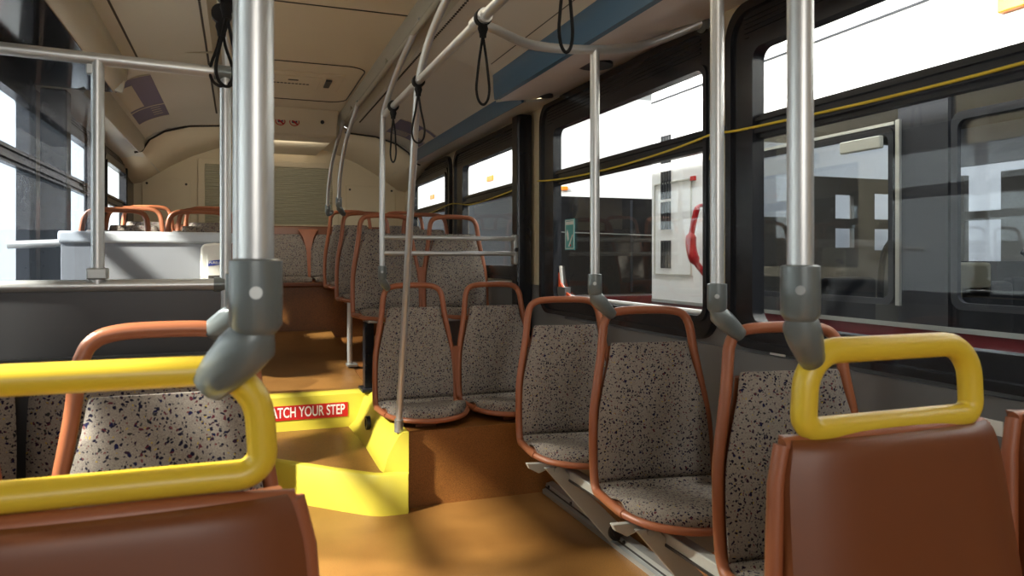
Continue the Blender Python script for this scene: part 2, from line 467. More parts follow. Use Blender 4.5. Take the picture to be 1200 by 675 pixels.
def window(num, xw, sgn, a, b, c, d, ztop, zbot, ya, yb, label):
    # sgn: +1 right wall (inside is towards -x)
    w_ = sempty('window_%d' % num, label, 'window')
    i = -sgn
    outer = rrect(ya, yb, zbot, ztop, .11); mid = rrect(ya+.03, yb-.03, zbot+.022, ztop-.03, .095)
    m2 = rrect(a-.055, b+.055, c-.045, d+.055, .075); inn = rrect(a, b, c, d, .045)
    mb = MB()
    mb.ring(outer, mid, 'x', xw, xw+i*.030)
    mb.ring(mid, m2, 'x', xw, xw+i*.018)
    mb.ring(m2, inn, 'x', xw+sgn*.012, xw+i*.028)
    in2 = rrect(a+.002, b-.002, c+.002, d-.002, .04)
    in3 = rrect(a-.018, b+.018, c-.018, d+.018, .05)
    mb.ring(in3, in2, 'x', xw+sgn*.01, xw+i*.036)
    # ribbed blind band above the glass
    for k in range(6):
        z = d+.045+k*.016
        if z < ztop-.05: mb.box((xw+i*.016, ya+.09, z), (xw+i*.022, yb-.09, z+.007))
    mb.build('window_frame', 'blackgloss', w_, angle=30)
    mb = MB().box((xw+sgn*.010, a, 1.56), (xw+i*.02, b, 1.636)).box((xw+sgn*.010, a, 1.575), (xw+i*.032, b, 1.59)).box((xw+i*.02, a, 1.615), (xw+i*.03, b, 1.625))
    mb.build('divider', 'blackgloss', w_, smooth=False)
    MB().box((xw+sgn*.002, a-.01, 1.60), (xw+sgn*.006, b+.01, d+.01)).build('upper_pane', 'glass', w_, smooth=False)
    MB().box((xw+sgn*.008, a-.01, c-.01), (xw+sgn*.012, b+.01, 1.60)).build('lower_pane', 'glass', w_, smooth=False)
    return w_
wl = [None]*4
wl[0] = window(1, WR, 1, *WIN_R[0], 2.02, .875, .22, 2.13, 'large black framed window nearest on the right wall')
wl[1] = window(2, WR, 1, *WIN_R[1], 2.02, .875, 2.20, 3.81, 'black framed right window just before the black post')
wl[2] = window(3, WR, 1, *WIN_R[2], 2.0, 1.04, 4.06, 5.575, 'black framed right window just behind the black post')
wl[3] = window(4, WR, 1, *WIN_R[3], 2.0, 1.04, 5.69, 7.12, 'black framed right window furthest to the back')
window(5, WL, -1, *WIN_L[0], 2.02, .88, -.75, 1.9, 'black framed left window beside the camera')
window(6, WL, -1, *WIN_L[1], 2.02, .88, 1.95, 3.92, 'black framed left window behind the glass partition')
window(7, WL, -1, *WIN_L[2], 2.0, 1.04, 4.43, 5.46, 'black framed left window beside the left rear seats')
window(8, WL, -1, *WIN_L[3], 2.0, 1.04, 5.7, 6.9, 'small black framed left window furthest to the back')
# white strip with an orange corner along the outside bottom of window 2
mb = MB().tube([(WR+.005, 2.30, .972), (WR+.005, 3.44, .972), (WR+.005, 3.52, .985), (WR+.005, 3.575, 1.03), (WR+.005, 3.595, 1.13)], .009, 8)
mb.build('pane_edge_strip', 'white', wl[1])
mb = MB().prism([(3.60,1.10),(3.60,.955),(3.33,.955),(3.42,.972),(3.52,1.0),(3.57,1.04)], 'x', WR-.006, WR+.004)
mb.build('corner_sticker', 'orange', wl[1], smooth=False)

# ceiling: cross-section pieces
ZC = EYE+1.10
def mir(p): return [(2*CXB-x, z) for x, z in p][::-1]
c1 = MB().box((-.03, FRONT, ZC), (.73, 3.295, ZC+.03)).box((-.03, 3.303, ZC), (.73, 7.4, ZC+.03)).box((-.05, FRONT, ZC+.025), (.75, 7.4, ZC+.05))
struct(c1.build('ceiling', 'ceil', smooth=False), 'warm white middle ceiling panels with a dark cross seam', 'ceiling')
struct(MB().box((-.03, 3.295, ZC-.003), (.73, 3.303, ZC+.02)).build('trim_1', 'seam', smooth=False), 'thin dark seam across the middle ceiling panels', 'trim')
chan = [(.715,ZC+.0),(.725,ZC-.035),(.745,ZC-.062),(.765,ZC-.065),(.785,ZC-.05),(.80,ZC-.06),(.822,ZC-.075)]
struct(MB().sheet(chan, FRONT, 5.95, .03).build('trim_2', 'channel', angle=25), 'olive grey lamp channel along the right edge of the ceiling', 'trim')
struct(MB().sheet(mir(chan), FRONT, 5.95, .03).build('trim_3', 'channel', angle=25), 'olive grey lamp channel along the left edge of the ceiling', 'trim')
for nm, sx, num in (('right', 1, 4), ('left', -1, 5)):
    mb = MB()
    for i in range(150):
        y = 1.4+i*.028
        for x in (.848,):
            X = x if sx > 0 else 2*CXB-x
            zz = ZC-.0805
            mb.prism(ellipse(X, y, .0055, .0085, 6), 'z', zz-.002, zz+.004)
    struct(mb.build('trim_%d' % num, 'seam', smooth=False), 'row of small dark vent holes along the %s lamp channel' % nm, 'trim')
# side panels: front section and deeper rear section
pf = [(.822,ZC-.075),(.93,ZC-.09),(1.04,ZC-.115),(1.13,ZC-.145),(1.20,ZC-.18)]
pr = [(.822,ZC-.075),(.95,ZC-.085),(1.08,ZC-.105),(1.20,ZC-.135),(1.29,ZC-.175),(1.35,ZC-.22)]
struct(MB().sheet(pf, FRONT, 3.55, .02).build('ceiling_panel_right_front', 'side'), 'grey white sloping ceiling panel over the right front windows', 'ceiling panel')
struct(MB().sheet(pr, 3.50, 6.05, .02).build('ceiling_panel_right_rear', 'side'), 'grey white curved ceiling panel over the right rear windows', 'ceiling panel')
struct(MB().sheet(mir(pf), FRONT, 3.95, .02).build('ceiling_panel_left_front', 'side'), 'grey white sloping ceiling panel over the left front windows', 'ceiling panel')
struct(MB().sheet(mir(pr), 3.93, 6.05, .02).build('ceiling_panel_left_rear', 'side'), 'grey white curved ceiling panel over the left rear windows', 'ceiling panel')
# end web between front and rear sections
ew = [(1.20,ZC-.18),(1.22,ZC-.31),(1.6,ZC-.24),(1.6,ZC-.0),(1.0,ZC-.0),(1.04,ZC-.10)]
struct(MB().prism(ew, 'y', 3.49, 3.53).build('trim_6', 'side', smooth=False), 'pale end piece of the right front duct', 'trim')
bf = [(1.197,ZC-.178),(1.205,ZC-.172),(1.232,ZC-.255),(1.226,ZC-.303),(1.205,ZC-.30),(1.200,ZC-.25)]
struct(MB().prism(bf, 'y', FRONT, 3.515).build('trim_7', 'blue', angle=60), 'blue edge strip on the right front duct', 'trim')
br = [(1.345,ZC-.215),(1.36,ZC-.21),(1.385,ZC-.26),(1.38,ZC-.298),(1.36,ZC-.302),(1.345,ZC-.27)]
struct(MB().prism(br, 'y', 3.53, 6.0).build('trim_8', 'blue', angle=60), 'blue edge strip on the right rear duct', 'trim')
df = [(1.215,ZC-.300),(1.25,ZC-.308),(1.42,ZC-.285),(1.6,ZC-.235)]
struct(MB().sheet(df, FRONT, 3.5, .015).build('ceiling_duct_right_front', 'duct', angle=60), 'pale lilac grey duct underside above the right front windows', 'duct')
dr = [(1.37,ZC-.300),(1.45,ZC-.29),(1.6,ZC-.25)]
struct(MB().sheet(dr, 3.53, 7.5, .015).build('ceiling_duct_right_rear', 'side', angle=60), 'pale duct underside above the right rear windows', 'duct')
# thin seams on the right panel
for k, (y, ) in enumerate(((2.35,),)):
    mb = MB().sheet([(x, z-.0015) for x, z in pf], y, y+.006, .004)
    struct(mb.build('trim_9', 'seam', smooth=False), 'thin seam across the right front ceiling panel', 'trim')
mb = MB().box((1.148, FRONT, ZC-.156), (1.153, 3.4, ZC-.150))
struct(mb.build('trim_10', 'seam', smooth=False), 'thin seam along the right front ceiling panel above the blue strip', 'trim')
# left duct: cream face, glossy black underside
bl = [(2*CXB-x, z) for x, z in [(1.197,ZC-.178),(1.205,ZC-.172),(1.27,ZC-.22),(1.28,ZC-.303),(1.255,ZC-.305),(1.205,ZC-.245)]]
struct(MB().prism(bl, 'y', FRONT, 3.97).build('trim_11', 'side', angle=60), 'pale rounded edge of the left duct', 'trim')
bl2 = [(2*CXB-x, z) for x, z in [(1.345,ZC-.215),(1.36,ZC-.205),(1.40,ZC-.25),(1.405,ZC-.31),(1.385,ZC-.322),(1.355,ZC-.29)]]
struct(MB().prism(bl2, 'y', 3.95, 6.05).build('trim_17', 'side', angle=60), 'pale rounded edge of the left rear duct', 'trim')
struct(MB().sheet([(WL,ZC-.30),(2*CXB-1.38,ZC-.31)], 3.95, 7.5, .02).build('ceiling_duct_left_rear', 'side', smooth=False), 'pale duct underside above the left rear windows', 'duct')
struct(MB().prism([(2*CXB-x, z) for x, z in ew], 'y', 3.93, 3.96).build('trim_18', 'side', smooth=False), 'pale end piece of the left front duct', 'trim')
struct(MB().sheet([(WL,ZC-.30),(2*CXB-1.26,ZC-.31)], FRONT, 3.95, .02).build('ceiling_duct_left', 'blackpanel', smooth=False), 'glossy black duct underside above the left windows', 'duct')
mb = MB().sheet([(x, z-.0015) for x, z in mir([(1.145,ZC-.153),(1.152,ZC-.157)])], FRONT, 3.9, .004)
struct(mb.build('trim_12', 'seam', smooth=False), 'thin dark seam along the left front ceiling panel', 'trim')
mb = MB().tube([(x, 3.94, z-.004) for x, z in mir(pr)], .006, 8)
struct(mb.build('trim_13', 'channel'), 'curved edge bead where the left rear ceiling panel begins', 'trim')

# rear bulkhead in the ceiling
bk = thing('ceiling_bulkhead', 'cream rounded bulkhead hanging from the ceiling ahead of the rear wall, with two prohibition signs', 'ceiling panel')
mb = MB()
def bring(y, h, x0, x1, r):
    pts = rrect(x0, x1, EYE+h-1.0, EYE+1.16, r, 6)
    return pts
prof = [(5.60,1.10),(5.66,1.06),(5.70,1.0),(5.72,.93),(5.74,.915)]
x0, x1 = -.02, .70
vs = []
for (y, h) in prof: vs.append([(x0+.02*0, y, EYE+h), (x1, y, EYE+h)])
poly = [(y, EYE+h) for y, h in prof]+[(7.4, EYE+1.0), (7.4, EYE+1.12), (5.60, EYE+1.12)]
mb.prism(poly, 'x', x0, x1).build('face_panel', 'ceil', bk, bevel=.03)
for k, sx_ in enumerate((.285, .385)):
    s0 = MB().ring(ellipse(0, 0, .036, .036), ellipse(0, 0, .030, .030), 'y', -.001, .001)
    s0.prism([(-.026,.018),(-.018,.026),(.026,-.018),(.018,-.026)], 'y', -.001, .001)
    o = s0.build('prohibition_sign', 'red', bk, smooth=False); o.location = (sx_, 5.681, EYE+1.01); o.rotation_euler = (math.radians(24)*-1, 0, 0)
    b0 = MB().box((-.018,.0,-.008), (.012,.0008,.008)).box((.012,.0,-.003),(.02,.0008,.012)).build('pictogram', 'purple', o, smooth=False)
o = MB().prism(ellipse(0,0,.014,.014), 'y', -.006, .006).build('sensor', 'black', bk); o.location = (.585, 5.67, EYE+1.02)
hc = thing('ceiling_hatch', 'cream rectangular ceiling hatch with a black latch above the rear aisle', 'hatch')
MB().ring(rrect(-.02,.70,4.28,5.30,.12), rrect(-.013,.693,4.287,5.293,.115), 'z', ZC-.004, ZC+.004).build('outer_seam', 'seam', hc, smooth=False)
MB().box((.0,4.50,ZC-.008), (.60,4.95,ZC+.002)).build('hatch_plate', 'ceil', hc, smooth=False, bevel=.004)
MB().box((.0,4.58,ZC-.012), (.47,4.90,ZC-.004)).build('hatch_label', 'ceil', hc, smooth=False, bevel=.003)
MB().box((.50,4.62,ZC-.02), (.535,4.80,ZC-.008)).build('latch', 'black', hc, smooth=False, bevel=.004)
mb = MB()
for i in range(18): mb.box((.02+i*.022,4.76,ZC-.0128), (.02+i*.022+.016,4.785,ZC-.0118))
for xa in (.14,.28): MB().box((xa,4.66,ZC-.0128),(xa+.06,4.69,ZC-.0118)).build('arrow_print','seam',hc,smooth=False)
mb.build('printing', 'seam', hc, smooth=False)

# rear wall and the moulded transition above the back bench
struct(MB().box((WL, 7.5, 0), (WR, 7.55, 2.4)).build('wall_rear', 'cream', smooth=False), 'cream rear wall above the back bench', 'wall')
def trans(sgn):
    a = [(1.6,6.05,ZC-.25),(1.46,6.05,ZC-.29),(1.37,6.05,ZC-.31),(1.34,6.05,ZC-.24),(1.22,6.05,ZC-.155),(1.05,6.05,ZC-.10),(.82,6.05,ZC-.07),(.70,6.05,ZC-.02)]
    b = [(1.6,7.5,ZC-.42),(1.52,7.5,ZC-.40),(1.42,7.5,ZC-.33),(1.30,7.5,ZC-.25),(1.12,7.5,ZC-.15),(.95,7.5,ZC-.08),(.80,7.5,ZC-.03),(.70,7.5,ZC-.01)]
    rows = []
    for t in (0,.06,.3,.6,.85,1):
        e = t*t*(3-2*t)
        row = []
        for p, q in zip(a, b):
            x = p[0]*(1-e)+q[0]*e; y = 6.05+1.45*t; z = p[2]*(1-e)+q[2]*e - .0
            row.append((x if sgn > 0 else 2*CXB-x, y, z))
        rows.append(row)
    mb = MB(); n = len(a)
    vs = [p for r in rows for p in r]+[(p[0],p[1],p[2]+.02) for r in rows for p in r]
    N = n*len(rows); fs = []
    for i in range(len(rows)-1):
        for j in range(n-1):
            q = (i*n+j,i*n+j+1,(i+1)*n+j+1,(i+1)*n+j)
            fs.append(q); fs.append(tuple(N+k for k in q[::-1]))
    return mb.add(vs, fs)
struct(trans(1).build('ceiling_cove_right', 'ceil', angle=60), 'cream moulded cove in the right rear corner', 'ceiling panel')
struct(trans(-1).build('ceiling_cove_left', 'ceil', angle=60), 'cream moulded cove in the left rear corner', 'ceiling panel')
for sg, nm, num in ((1,'right',14),(-1,'left',15)):
    pts = [(x if sg>0 else 2*CXB-x, 6.045, z-.006) for x, z in [(.80,ZC-.08),(1.05,ZC-.10),(1.22,ZC-.15),(1.32,ZC-.215),(1.37,ZC-.30),(1.42,ZC-.315)]]
    struct(MB().tube(pts, .007, 8).build('trim_%d' % num, 'seam'), 'dark gasket where the %s rear panel meets the corner cove' % nm, 'trim')
cw = [(.82,ZC-.06),(1.05,ZC-.09),(1.22,ZC-.145),(1.34,ZC-.23),(1.37,ZC-.31),(1.6,ZC-.25),(1.6,ZC),(.82,ZC)]
struct(MB().prism(cw,'y',6.03,6.075).build('trim_19','side',smooth=False),'pale end web of the right rear ceiling panel','trim')
struct(MB().prism([(2*CXB-x,z) for x,z in cw],'y',6.03,6.075).build('trim_20','side',smooth=False),'pale end web of the left rear ceiling panel','trim')
rl = thing('rear_louvre', 'olive louvred grille in the middle of the cream rear wall', 'grille')
MB().ring(rrect(-.36,.93,1.45,2.11,.02), rrect(-.30,.87,1.50,2.06,.01), 'y', 7.475, 7.50).build('grille_frame', 'cream', rl, smooth=False, bevel=.005)
MB().box((-.30,7.492,1.50),(.87,7.50,2.06)).build('grille_back', 'vent', rl, smooth=False)
mb = MB()
for i in range(27):
    z = 1.51+i*.0205; mb.prism([(7.478,z),(7.492,z+.008),(7.492,z+.013),(7.478,z+.005)], 'x', -.30, .87)
mb.build('slats', 'vent', rl, smooth=False)
mb = MB()
for x in (.28,): mb.box((x,7.474,1.50),(x+.012,7.492,2.06))
mb.build('mullion', 'vent', rl, smooth=False)
for k, (xa, xb) in enumerate(((-.83,-.42),(1.0,1.5))):
    t = thing('access_panel', 'flat cream access panel on the rear wall at the %s of the louvre' % ('left','right')[k], 'panel')
    MB().box((xa,7.488,1.42),(xb,7.5,1.90)).build('panel_plate','cream',t,smooth=False,bevel=.004)
    for (x, z) in ((xa+.04,1.86),(xb-.04,1.86)):
        MB().prism(ellipse(x,z,.011,.011,10),'y',7.482,7.49).build('screw','seam',t)
mb = MB().box((WL,7.44,1.30),(WR,7.5,1.42))
struct(mb.build('trim_16', 'cream', smooth=False, bevel=.01), 'cream ledge behind the back bench', 'trim')

# black posts at the section change
def post(x0, x1, y0, y1, z1, label):
    t = thing('door_post', label, 'post')
    MB().box((x0,y0,.3),(x1,y1,z1)).build('column','blackgloss',t,smooth=False,bevel=.012)
    return t
pR = post(1.495, 1.586, 3.95, 4.05, 2.0, 'black square post between the two middle windows on the right')
MB().box((1.470, 3.94, 1.135),(1.497, 4.0, 1.305)).build('rail_bracket','alu',pR,smooth=False,bevel=.008)
MB().prism(ellipse(1.483,1.22,.012,.012,12),'y',3.93,3.942).build('bolt','black',pR)
post(-.87, -.76, 3.98, 4.09, 1.97, 'black square post between the left windows behind the glass partition')

# ------------------------------------------------------------------ seats
# local frame: the seat faces -y, origin on its floor below the front lip, lip 0.42 up
PADP = [(.025,.415,.185),(.0,.428,.200),(.06,.438,.206),(.20,.416,.206),(.34,.398,.204),(.39,.402,.203),(.412,.435,.202),(.425,.56,.202),(.438,.67,.194),(.45,.77,.173),(.46,.85,.152),(.468,.905,.142),(.470,.918,.136)]
def interp_path(P, n=5):
    return [tuple(v) for v in spline(P, n)]
def pad_mesh(P, thick, dish, inset=0.0, xr=1.0, bow=0.0):
    P = interp_path(P, 4); rows = []; K = len(P); m = 11
    mb = MB()
    top = []; bot = []
    for i, (y, z, hw) in enumerate(P):
        a = P[max(i-1,0)]; b = P[min(i+1,K-1)]
        t = Vector((b[0]-a[0], b[1]-a[1])).normalized()
        nrm = Vector((-t.y, t.x))    # points up / toward sitter (-y)
        if nrm.y < 0 and i < K*.4: nrm = nrm
        hw = hw-inset; tr = []; br_ = []
        for j in range(m):
            u = -1+2*j/(m-1)
            e = 1-abs(u)**4
            d = dish*(abs(u)**2)-dish*.4
            th = thick*(.25+.75*e**.5)
            if i in (0, K-1): th *= .35
            by = bow*abs(u)**2.3*max(0, 1-max(0, y)/.37)
            tr.append((u*hw*xr, y+by+nrm.x*(d+th), z+nrm.y*(d+th)))
            br_.append((u*hw*xr, y+by+nrm.x*d, z+nrm.y*d))
        top.append(tr); bot.append(br_)
    vs = [p for r in top for p in r]+[p for r in bot for p in r]
    N = K*m; fs = []
    for i in range(K-1):
        for j in range(m-1):
            q = (i*m+j, i*m+j+1, (i+1)*m+j+1, (i+1)*m+j)
            fs.append(q); fs.append(tuple(N+k for k in q[::-1]))
        fs.append((i*m, (i+1)*m, N+(i+1)*m, N+i*m)); e = m-1
        fs.append((i*m+e, N+i*m+e, N+(i+1)*m+e, (i+1)*m+e))
    for j in range(m-1):
        fs.append((j, N+j, N+j+1, j+1)); q = (K-1)*m
        fs.append((q+j, q+j+1, N+q+j+1, N+q+j))
    return mb.add(vs, fs)

def side_path(sx, hz=1.03):
    pts = [(sx*.203,.15,.414),(sx*.210,.19,.416),(sx*.2135,.25,.415),(sx*.2135,.33,.412),(sx*.213,.395,.415),(sx*.2125,.423,.48),(sx*.211,.435,.60),(sx*.204,.447,.69),(sx*.187,.458,.79),(sx*.172,.468,.88),(sx*.164,.475,.95),(sx*.158,.48,.985)]
    return pts
def make_seat(label):
    t = thing('bus_seat', label, 'seat')
    cut = 24
    pad_mesh(PADP[6:], .030, .018).build('backrest_pad','fabric',t,angle=70)
    pad_mesh(PADP[:7], .030, .012, bow=.16).build('seat_cushion','fabric',t,angle=70)
    sh = [(y+.012, z-.012, hw+.006) for y, z, hw in PADP[:-1]]
    pad_mesh([(.03,.40,.19)]+[(y+(.006 if z<.5 else .022), z-(.014 if z<.5 else 0), hw) for y, z, hw in PADP[1:-1]], .012, .018, bow=.16).build('shell','shell',t,angle=70)
    L = spline(side_path(-1), 4); R = spline(side_path(1), 4)
    arc = spline([(-.157,.48,.985),(-.147,.484,1.008),(-.125,.486,1.025),(-.09,.487,1.033),(-.04,.487,1.036),(.04,.487,1.036),(.09,.487,1.033),(.125,.486,1.025),(.147,.484,1.008),(.157,.48,.985)],3)[1:-1]
    path = [Vector(p) for p in L]+[Vector(p) for p in arc]+[Vector(p) for p in R[::-1]]
    MB().tube(path, .0155, 12, r2=.0155).build('handle_frame','rust',t,angle=80)
    lip = spline([(-.203,.15,.414),(-.185,.105,.411),(-.15,.05,.409),(-.08,.0,.407),(0,-.014,.406),(.08,.0,.407),(.15,.05,.409),(.185,.105,.411),(.203,.15,.414)],4)
    MB().tube(lip, .013, 10).build('front_rim','rust',t,angle=80)
    return t
proto = make_seat('proto')
seats = []
def seat(x, y, z, rz, label, group):
    o = proto if not seats else copy_tree(proto)
    o.location = (x, y, z); o.rotation_euler = (0,0,rz); o.scale = (1, 1, 1)
    tag(o, label, 'seat', group); seats.append(o)
    return o
G1 = 'fold-up seats along the right wall'
F = [seat(1.272, 1.10, .0, math.radians(-9), 'speckled fabric seat with rust frame, nearest of the three fold-up seats on the right wall', G1),
     seat(1.272, 1.80, .0, math.radians(-9), 'speckled fabric seat with rust frame, middle of the three fold-up seats on the right wall', G1),
     seat(1.272, 2.51, .0, math.radians(-9), 'speckled fabric seat with rust frame, furthest of the three fold-up seats on the right wall', G1)]
for o in F: o.scale = (1, 1, .955)
G2 = 'paired seats on the raised right side'
rowsR = [(3.44, -.01, 'in the first raised row above the yellow step'), (4.25, .41, 'in the second raised row on the right'), (5.05, .47, 'in the third raised row on the right'), (5.85, .53, 'in the last right row before the back bench')]
A = []
for y, z, d in rowsR:
    A.append(seat(.88, y, z, 0, 'speckled seat, aisle side, '+d, G2))
    A.append(seat(1.335, y, z, 0, 'speckled seat, window side, '+d, G2))
G3 = 'paired seats on the raised left side'
for y, z, d in ((4.22, .41, 'first row behind the grey partition on the left'), (5.02, .47, 'second row behind the grey partition on the left'), (5.8, .53, 'last left row before the back bench')):
    seat(-.22, y, z, 0, 'rust framed seat, aisle side, '+d, G3)
    seat(-.655, y, z, 0, 'rust framed seat, window side, '+d, G3)
G4 = 'seats behind the yellow handled seat on the left'
seat(-.117, 1.05, .0, 0, 'pale speckled seat with rust frame seen through the near yellow handle on the left', G4)
seat(-.572, 1.05, .0, 0, 'speckled seat with rust frame at the left edge, beside the pale one', G4)
for o in seats[-2:]: o.scale = (.92, 1, 1)
seats[-2].location.x = -.124
# V-shaped joint between the seats of a pair, child of the aisle seat
def vjoint(parent, sx):
    mb = MB().loft([[(sx*.218+dx, .437+dy, z) for dx, dy in ((-w,-.012),(w,-.012),(w,.012),(-w,.012))] for z, w in ((.44,.010),(.52,.012),(.62,.020),(.68,.026),(.70,.004))])
    return mb
for i in range(0, len(A), 2):
    MB().loft([[(.2275+dx, .425+oy+dy, z) for dx, dy in ((-w,-.013),(w,-.013),(w,.013),(-w,.013))] for z, w, oy in ((.44,.006,-.03),(.52,.008,0),(.60,.012,.012),(.66,.020,.018),(.70,.034,.02),(.705,.002,.02))]).build('joint_web','rust',A[i],angle=40)

# bases of the raised rows
for i, (y, z, d) in enumerate(rowsR):
    t = thing('seat_pedestal', ('low rust and steel', 'thick black', 'slim steel tube', 'slim steel tube')[i]+' pedestal '+d, 'seat base', (0,0,0))
    zf = (.355, .39, .44, .50)[i]
    if i == 0:
        for xa in (.80,1.25): MB().box((xa,y+.06,zf),(xa+.10,y+.12,.375)).build('foot','shell',t,smooth=False,bevel=.004)
    elif i == 1:
        MB().box((.690,y+.10,zf+.005),(.745,y+.18,z+.385)).build('column','blackgloss',t,smooth=False,bevel=.006)
        MB().box((.70,y+.03,z+.385),(1.5,y+.16,z+.40)).build('cross_beam','alu',t,smooth=False,bevel=.004)
        MB().box((.67,y+.06,zf),(.78,y+.22,zf+.02)).build('foot_plate','black',t,smooth=False,bevel=.006)
    else:
        xp = .715 if i == 2 else .95
        MB().tube([(xp,y+.1,zf-.01),(xp,y+.1,z+.40)], .018, 14).build('column','steel',t)
        MB().box((xp-.022,y+.05,zf-.01),(xp+.05,y+.15,zf+.008)).build('foot_plate','alu',t,smooth=False,bevel=.004)
        MB().box((.75,y+.06,z+.385),(1.5,y+.14,z+.40)).build('cross_beam','alu',t,smooth=False,bevel=.004)

# back bench: five places in a row
bb = thing('back_bench', 'full width rust and speckled fabric bench against the rear wall', 'bench')
MB().prism([(6.42,.93),(6.42,.97),(6.9,.96),(7.06,1.47),(7.30,1.47),(7.30,.93)], 'x', WL+.02, WR-.02).build('bench_shell','shell',bb,smooth=False,bevel=.012)
for k in range(5):
    xc = WL+.27+k*.49
    MB().add([],[])
    p = pad_mesh([(6.45,.972,.22),(6.46,.99,.235),(6.60,.995,.238),(6.84,.98,.235)], .025, .008)
    o = p.build('cushion','fabric',bb,angle=70); o.location = (xc,0,0)
    p = pad_mesh([(6.885,1.0,.232),(6.93,1.12,.232),(6.965,1.24,.225),(6.995,1.34,.19),(7.01,1.39,.165)], .025, .012)
    o = p.build('back_pad','fabric',bb,angle=70); o.location = (xc,0,0)
    if k < 4:
        MB().loft([[(xc+.245+dx, 6.87+oy+dy, z) for dx, dy in ((-w_,0),(w_,0),(w_,.02),(-w_,.02))] for z, w_, oy in ((1.0,.012,0),(1.12,.014,.035),(1.25,.02,.07),(1.36,.045,.10),(1.44,.09,.135))]).build('divider_web','rust',bb,angle=40)

# ------------------------------------------------------------------ near yellow handled seats (they face the back, we see their shells)
def yellow_seat(x, y, label, dz=0, handle=True, drop=0):
    t = thing('priority_seat', label, 'seat', (x, y, 0), 0, 'seats seen from behind at the near edge')
    rows = []
    # (z, y offset, half width)
    zz = [(.40,-.02,.205),(.46,-.045,.212),(.55,-.05,.213),(.66,-.042,.209),(.78,-.026,.202),(.87,-.014,.196),(.915,-.008,.186),(.928,.0,.180)]
    P = [Vector(p) for p in spline([(a[2],a[1],a[0]) for a in zz],4)]
    for p in P:
        hw, oy, z = p; ring = []; m = 16
        for j in range(m+1):
            u = -1+2*j/m; ring.append((u*hw, oy-.030*(1-abs(u)**5), z))
        for j in range(m,-1,-1):
            u = -1+2*j/m; ring.append((u*(hw-.006), oy+.035-.012*(1-abs(u)**5), z))
        rows.append(ring)
    MB().loft(rows).build('shell','shell',t,angle=50)
    MB().tube([(-.213,.0,.45),(-.214,.0,.56),(-.212,.0,.68),(-.204,.006,.79),(-.198,.01,.87),(-.186,.012,.92)], .012, 10).build('edge_bead','rust',t,angle=80)
    MB().tube([(.213,.0,.45),(.214,.0,.56),(.212,.0,.68),(.204,.006,.79),(.198,.01,.87),(.186,.012,.92)], .012, 10).build('edge_bead','rust',t,angle=80)
    MB().tube(spline([(-.186,.012,.918),(-.12,.002,.924),(0,-.004,.926),(.12,.002,.924),(.186,.012,.918)],4), .012, 8).build('top_bead','rust',t,angle=80)
    pad = pad_mesh([(-.065,.48,.165),(-.06,.60,.165),(-.05,.75,.15),(-.045,.86,.13),(-.04,.90,.12)], .02, .004)
    o = pad.build('backrest_pad','fabric',t,angle=70); o.rotation_euler = (0,0,PI); o.location = (0,.0,0)
    q = pad_mesh([(-.20,.40,.17),(-.185,.415,.19),(-.12,.41,.20),(-.06,.40,.19)], .035, .0)
    o = q.build('seat_cushion','fabric',t,angle=70); o.rotation_euler = (0,0,PI)
    if handle:
        k = 6
        W = .150; b = .943+dz; tp = 1.048+dz
        def arcp(cu, cv, rr, a0): return [(cu+rr*math.cos(math.radians(a0+90*q/8)), cv+rr*math.sin(math.radians(a0+90*q/8))) for q in range(9)]
        pts = arcp(W-.048, tp-.048, .048, 0)+arcp(-W+.048, tp-.048, .048, 90)+arcp(-W+.024, b+.024, .024, 180)+arcp(W-.024, b+.024, .024, 270)
        loop = [(u*(1+.045*(tp-v)/.1), .006, v+.004*(1-(u/W)**2)*(1 if v > 1 else 0)) for u, v in pts]
        MB().tube(loop, .0165, 14, closed=True, r2=(.0150 if x < 0 else .0180), up=(0,1,0)).build('handle_loop','yellow',t,angle=80)
    for sx in (-1,1):
        MB().box((sx*.17-.02,.02,0),(sx*.17+.02,.07,.42)).build('leg','alu',t,smooth=False,bevel=.004)
    return t
yellow_seat(-.133, .79, 'rust shelled seat with yellow grab handle at the near left', .008)
yellow_seat(.869, .79, 'rust shelled seat with yellow grab handle at the near right', -.006)
yellow_seat(1.325, .80, 'rust shelled seat without yellow handle at the right edge, next to the near yellow one', handle=False)
yellow_seat(-.60, .80, 'rust shelled seat at the left edge, next to the near left yellow one', handle=False)

# ------------------------------------------------------------------ fold-up brackets and floor rail on the right
fr = thing('floor_rail', 'pale aluminium track on the floor beneath the three fold-up seats', 'rail')
MB().prism([(1.42,0),(1.42,.02),(1.435,.024),(1.44,.05),(1.475,.055),(1.475,0)], 'y', .6, 3.40).build('track','alu',fr,angle=20)
MB().prism([(1.4345,.027),(1.436,.034),(1.4385,.034),(1.438,.027)], 'y', .6, 3.40).build('groove','black',fr,smooth=False)
for y in (1.5,2.0,2.6,3.1,3.36):
    MB().prism(ellipse(y,.04,.008,.008,10),'x',1.433,1.44).build('screw','black',fr)
fb = thing('support_beam', 'grey painted beam with sloping plates under the three fold-up seats', 'seat base')
MB().box((1.22,.75,.30),(1.26,2.98,.335)).build('beam','greyplate',fb,smooth=False,bevel=.004)
MB().box((1.216,.75,.294),(1.222,2.98,.302)).build('beam_edge','black',fb,smooth=False)
struct(MB().box((1.49,-.5,0),(1.60,3.41,.30)).build('baseboard_right','riser',smooth=False), 'ochre vinyl covered ledge along the right wall', 'ledge')
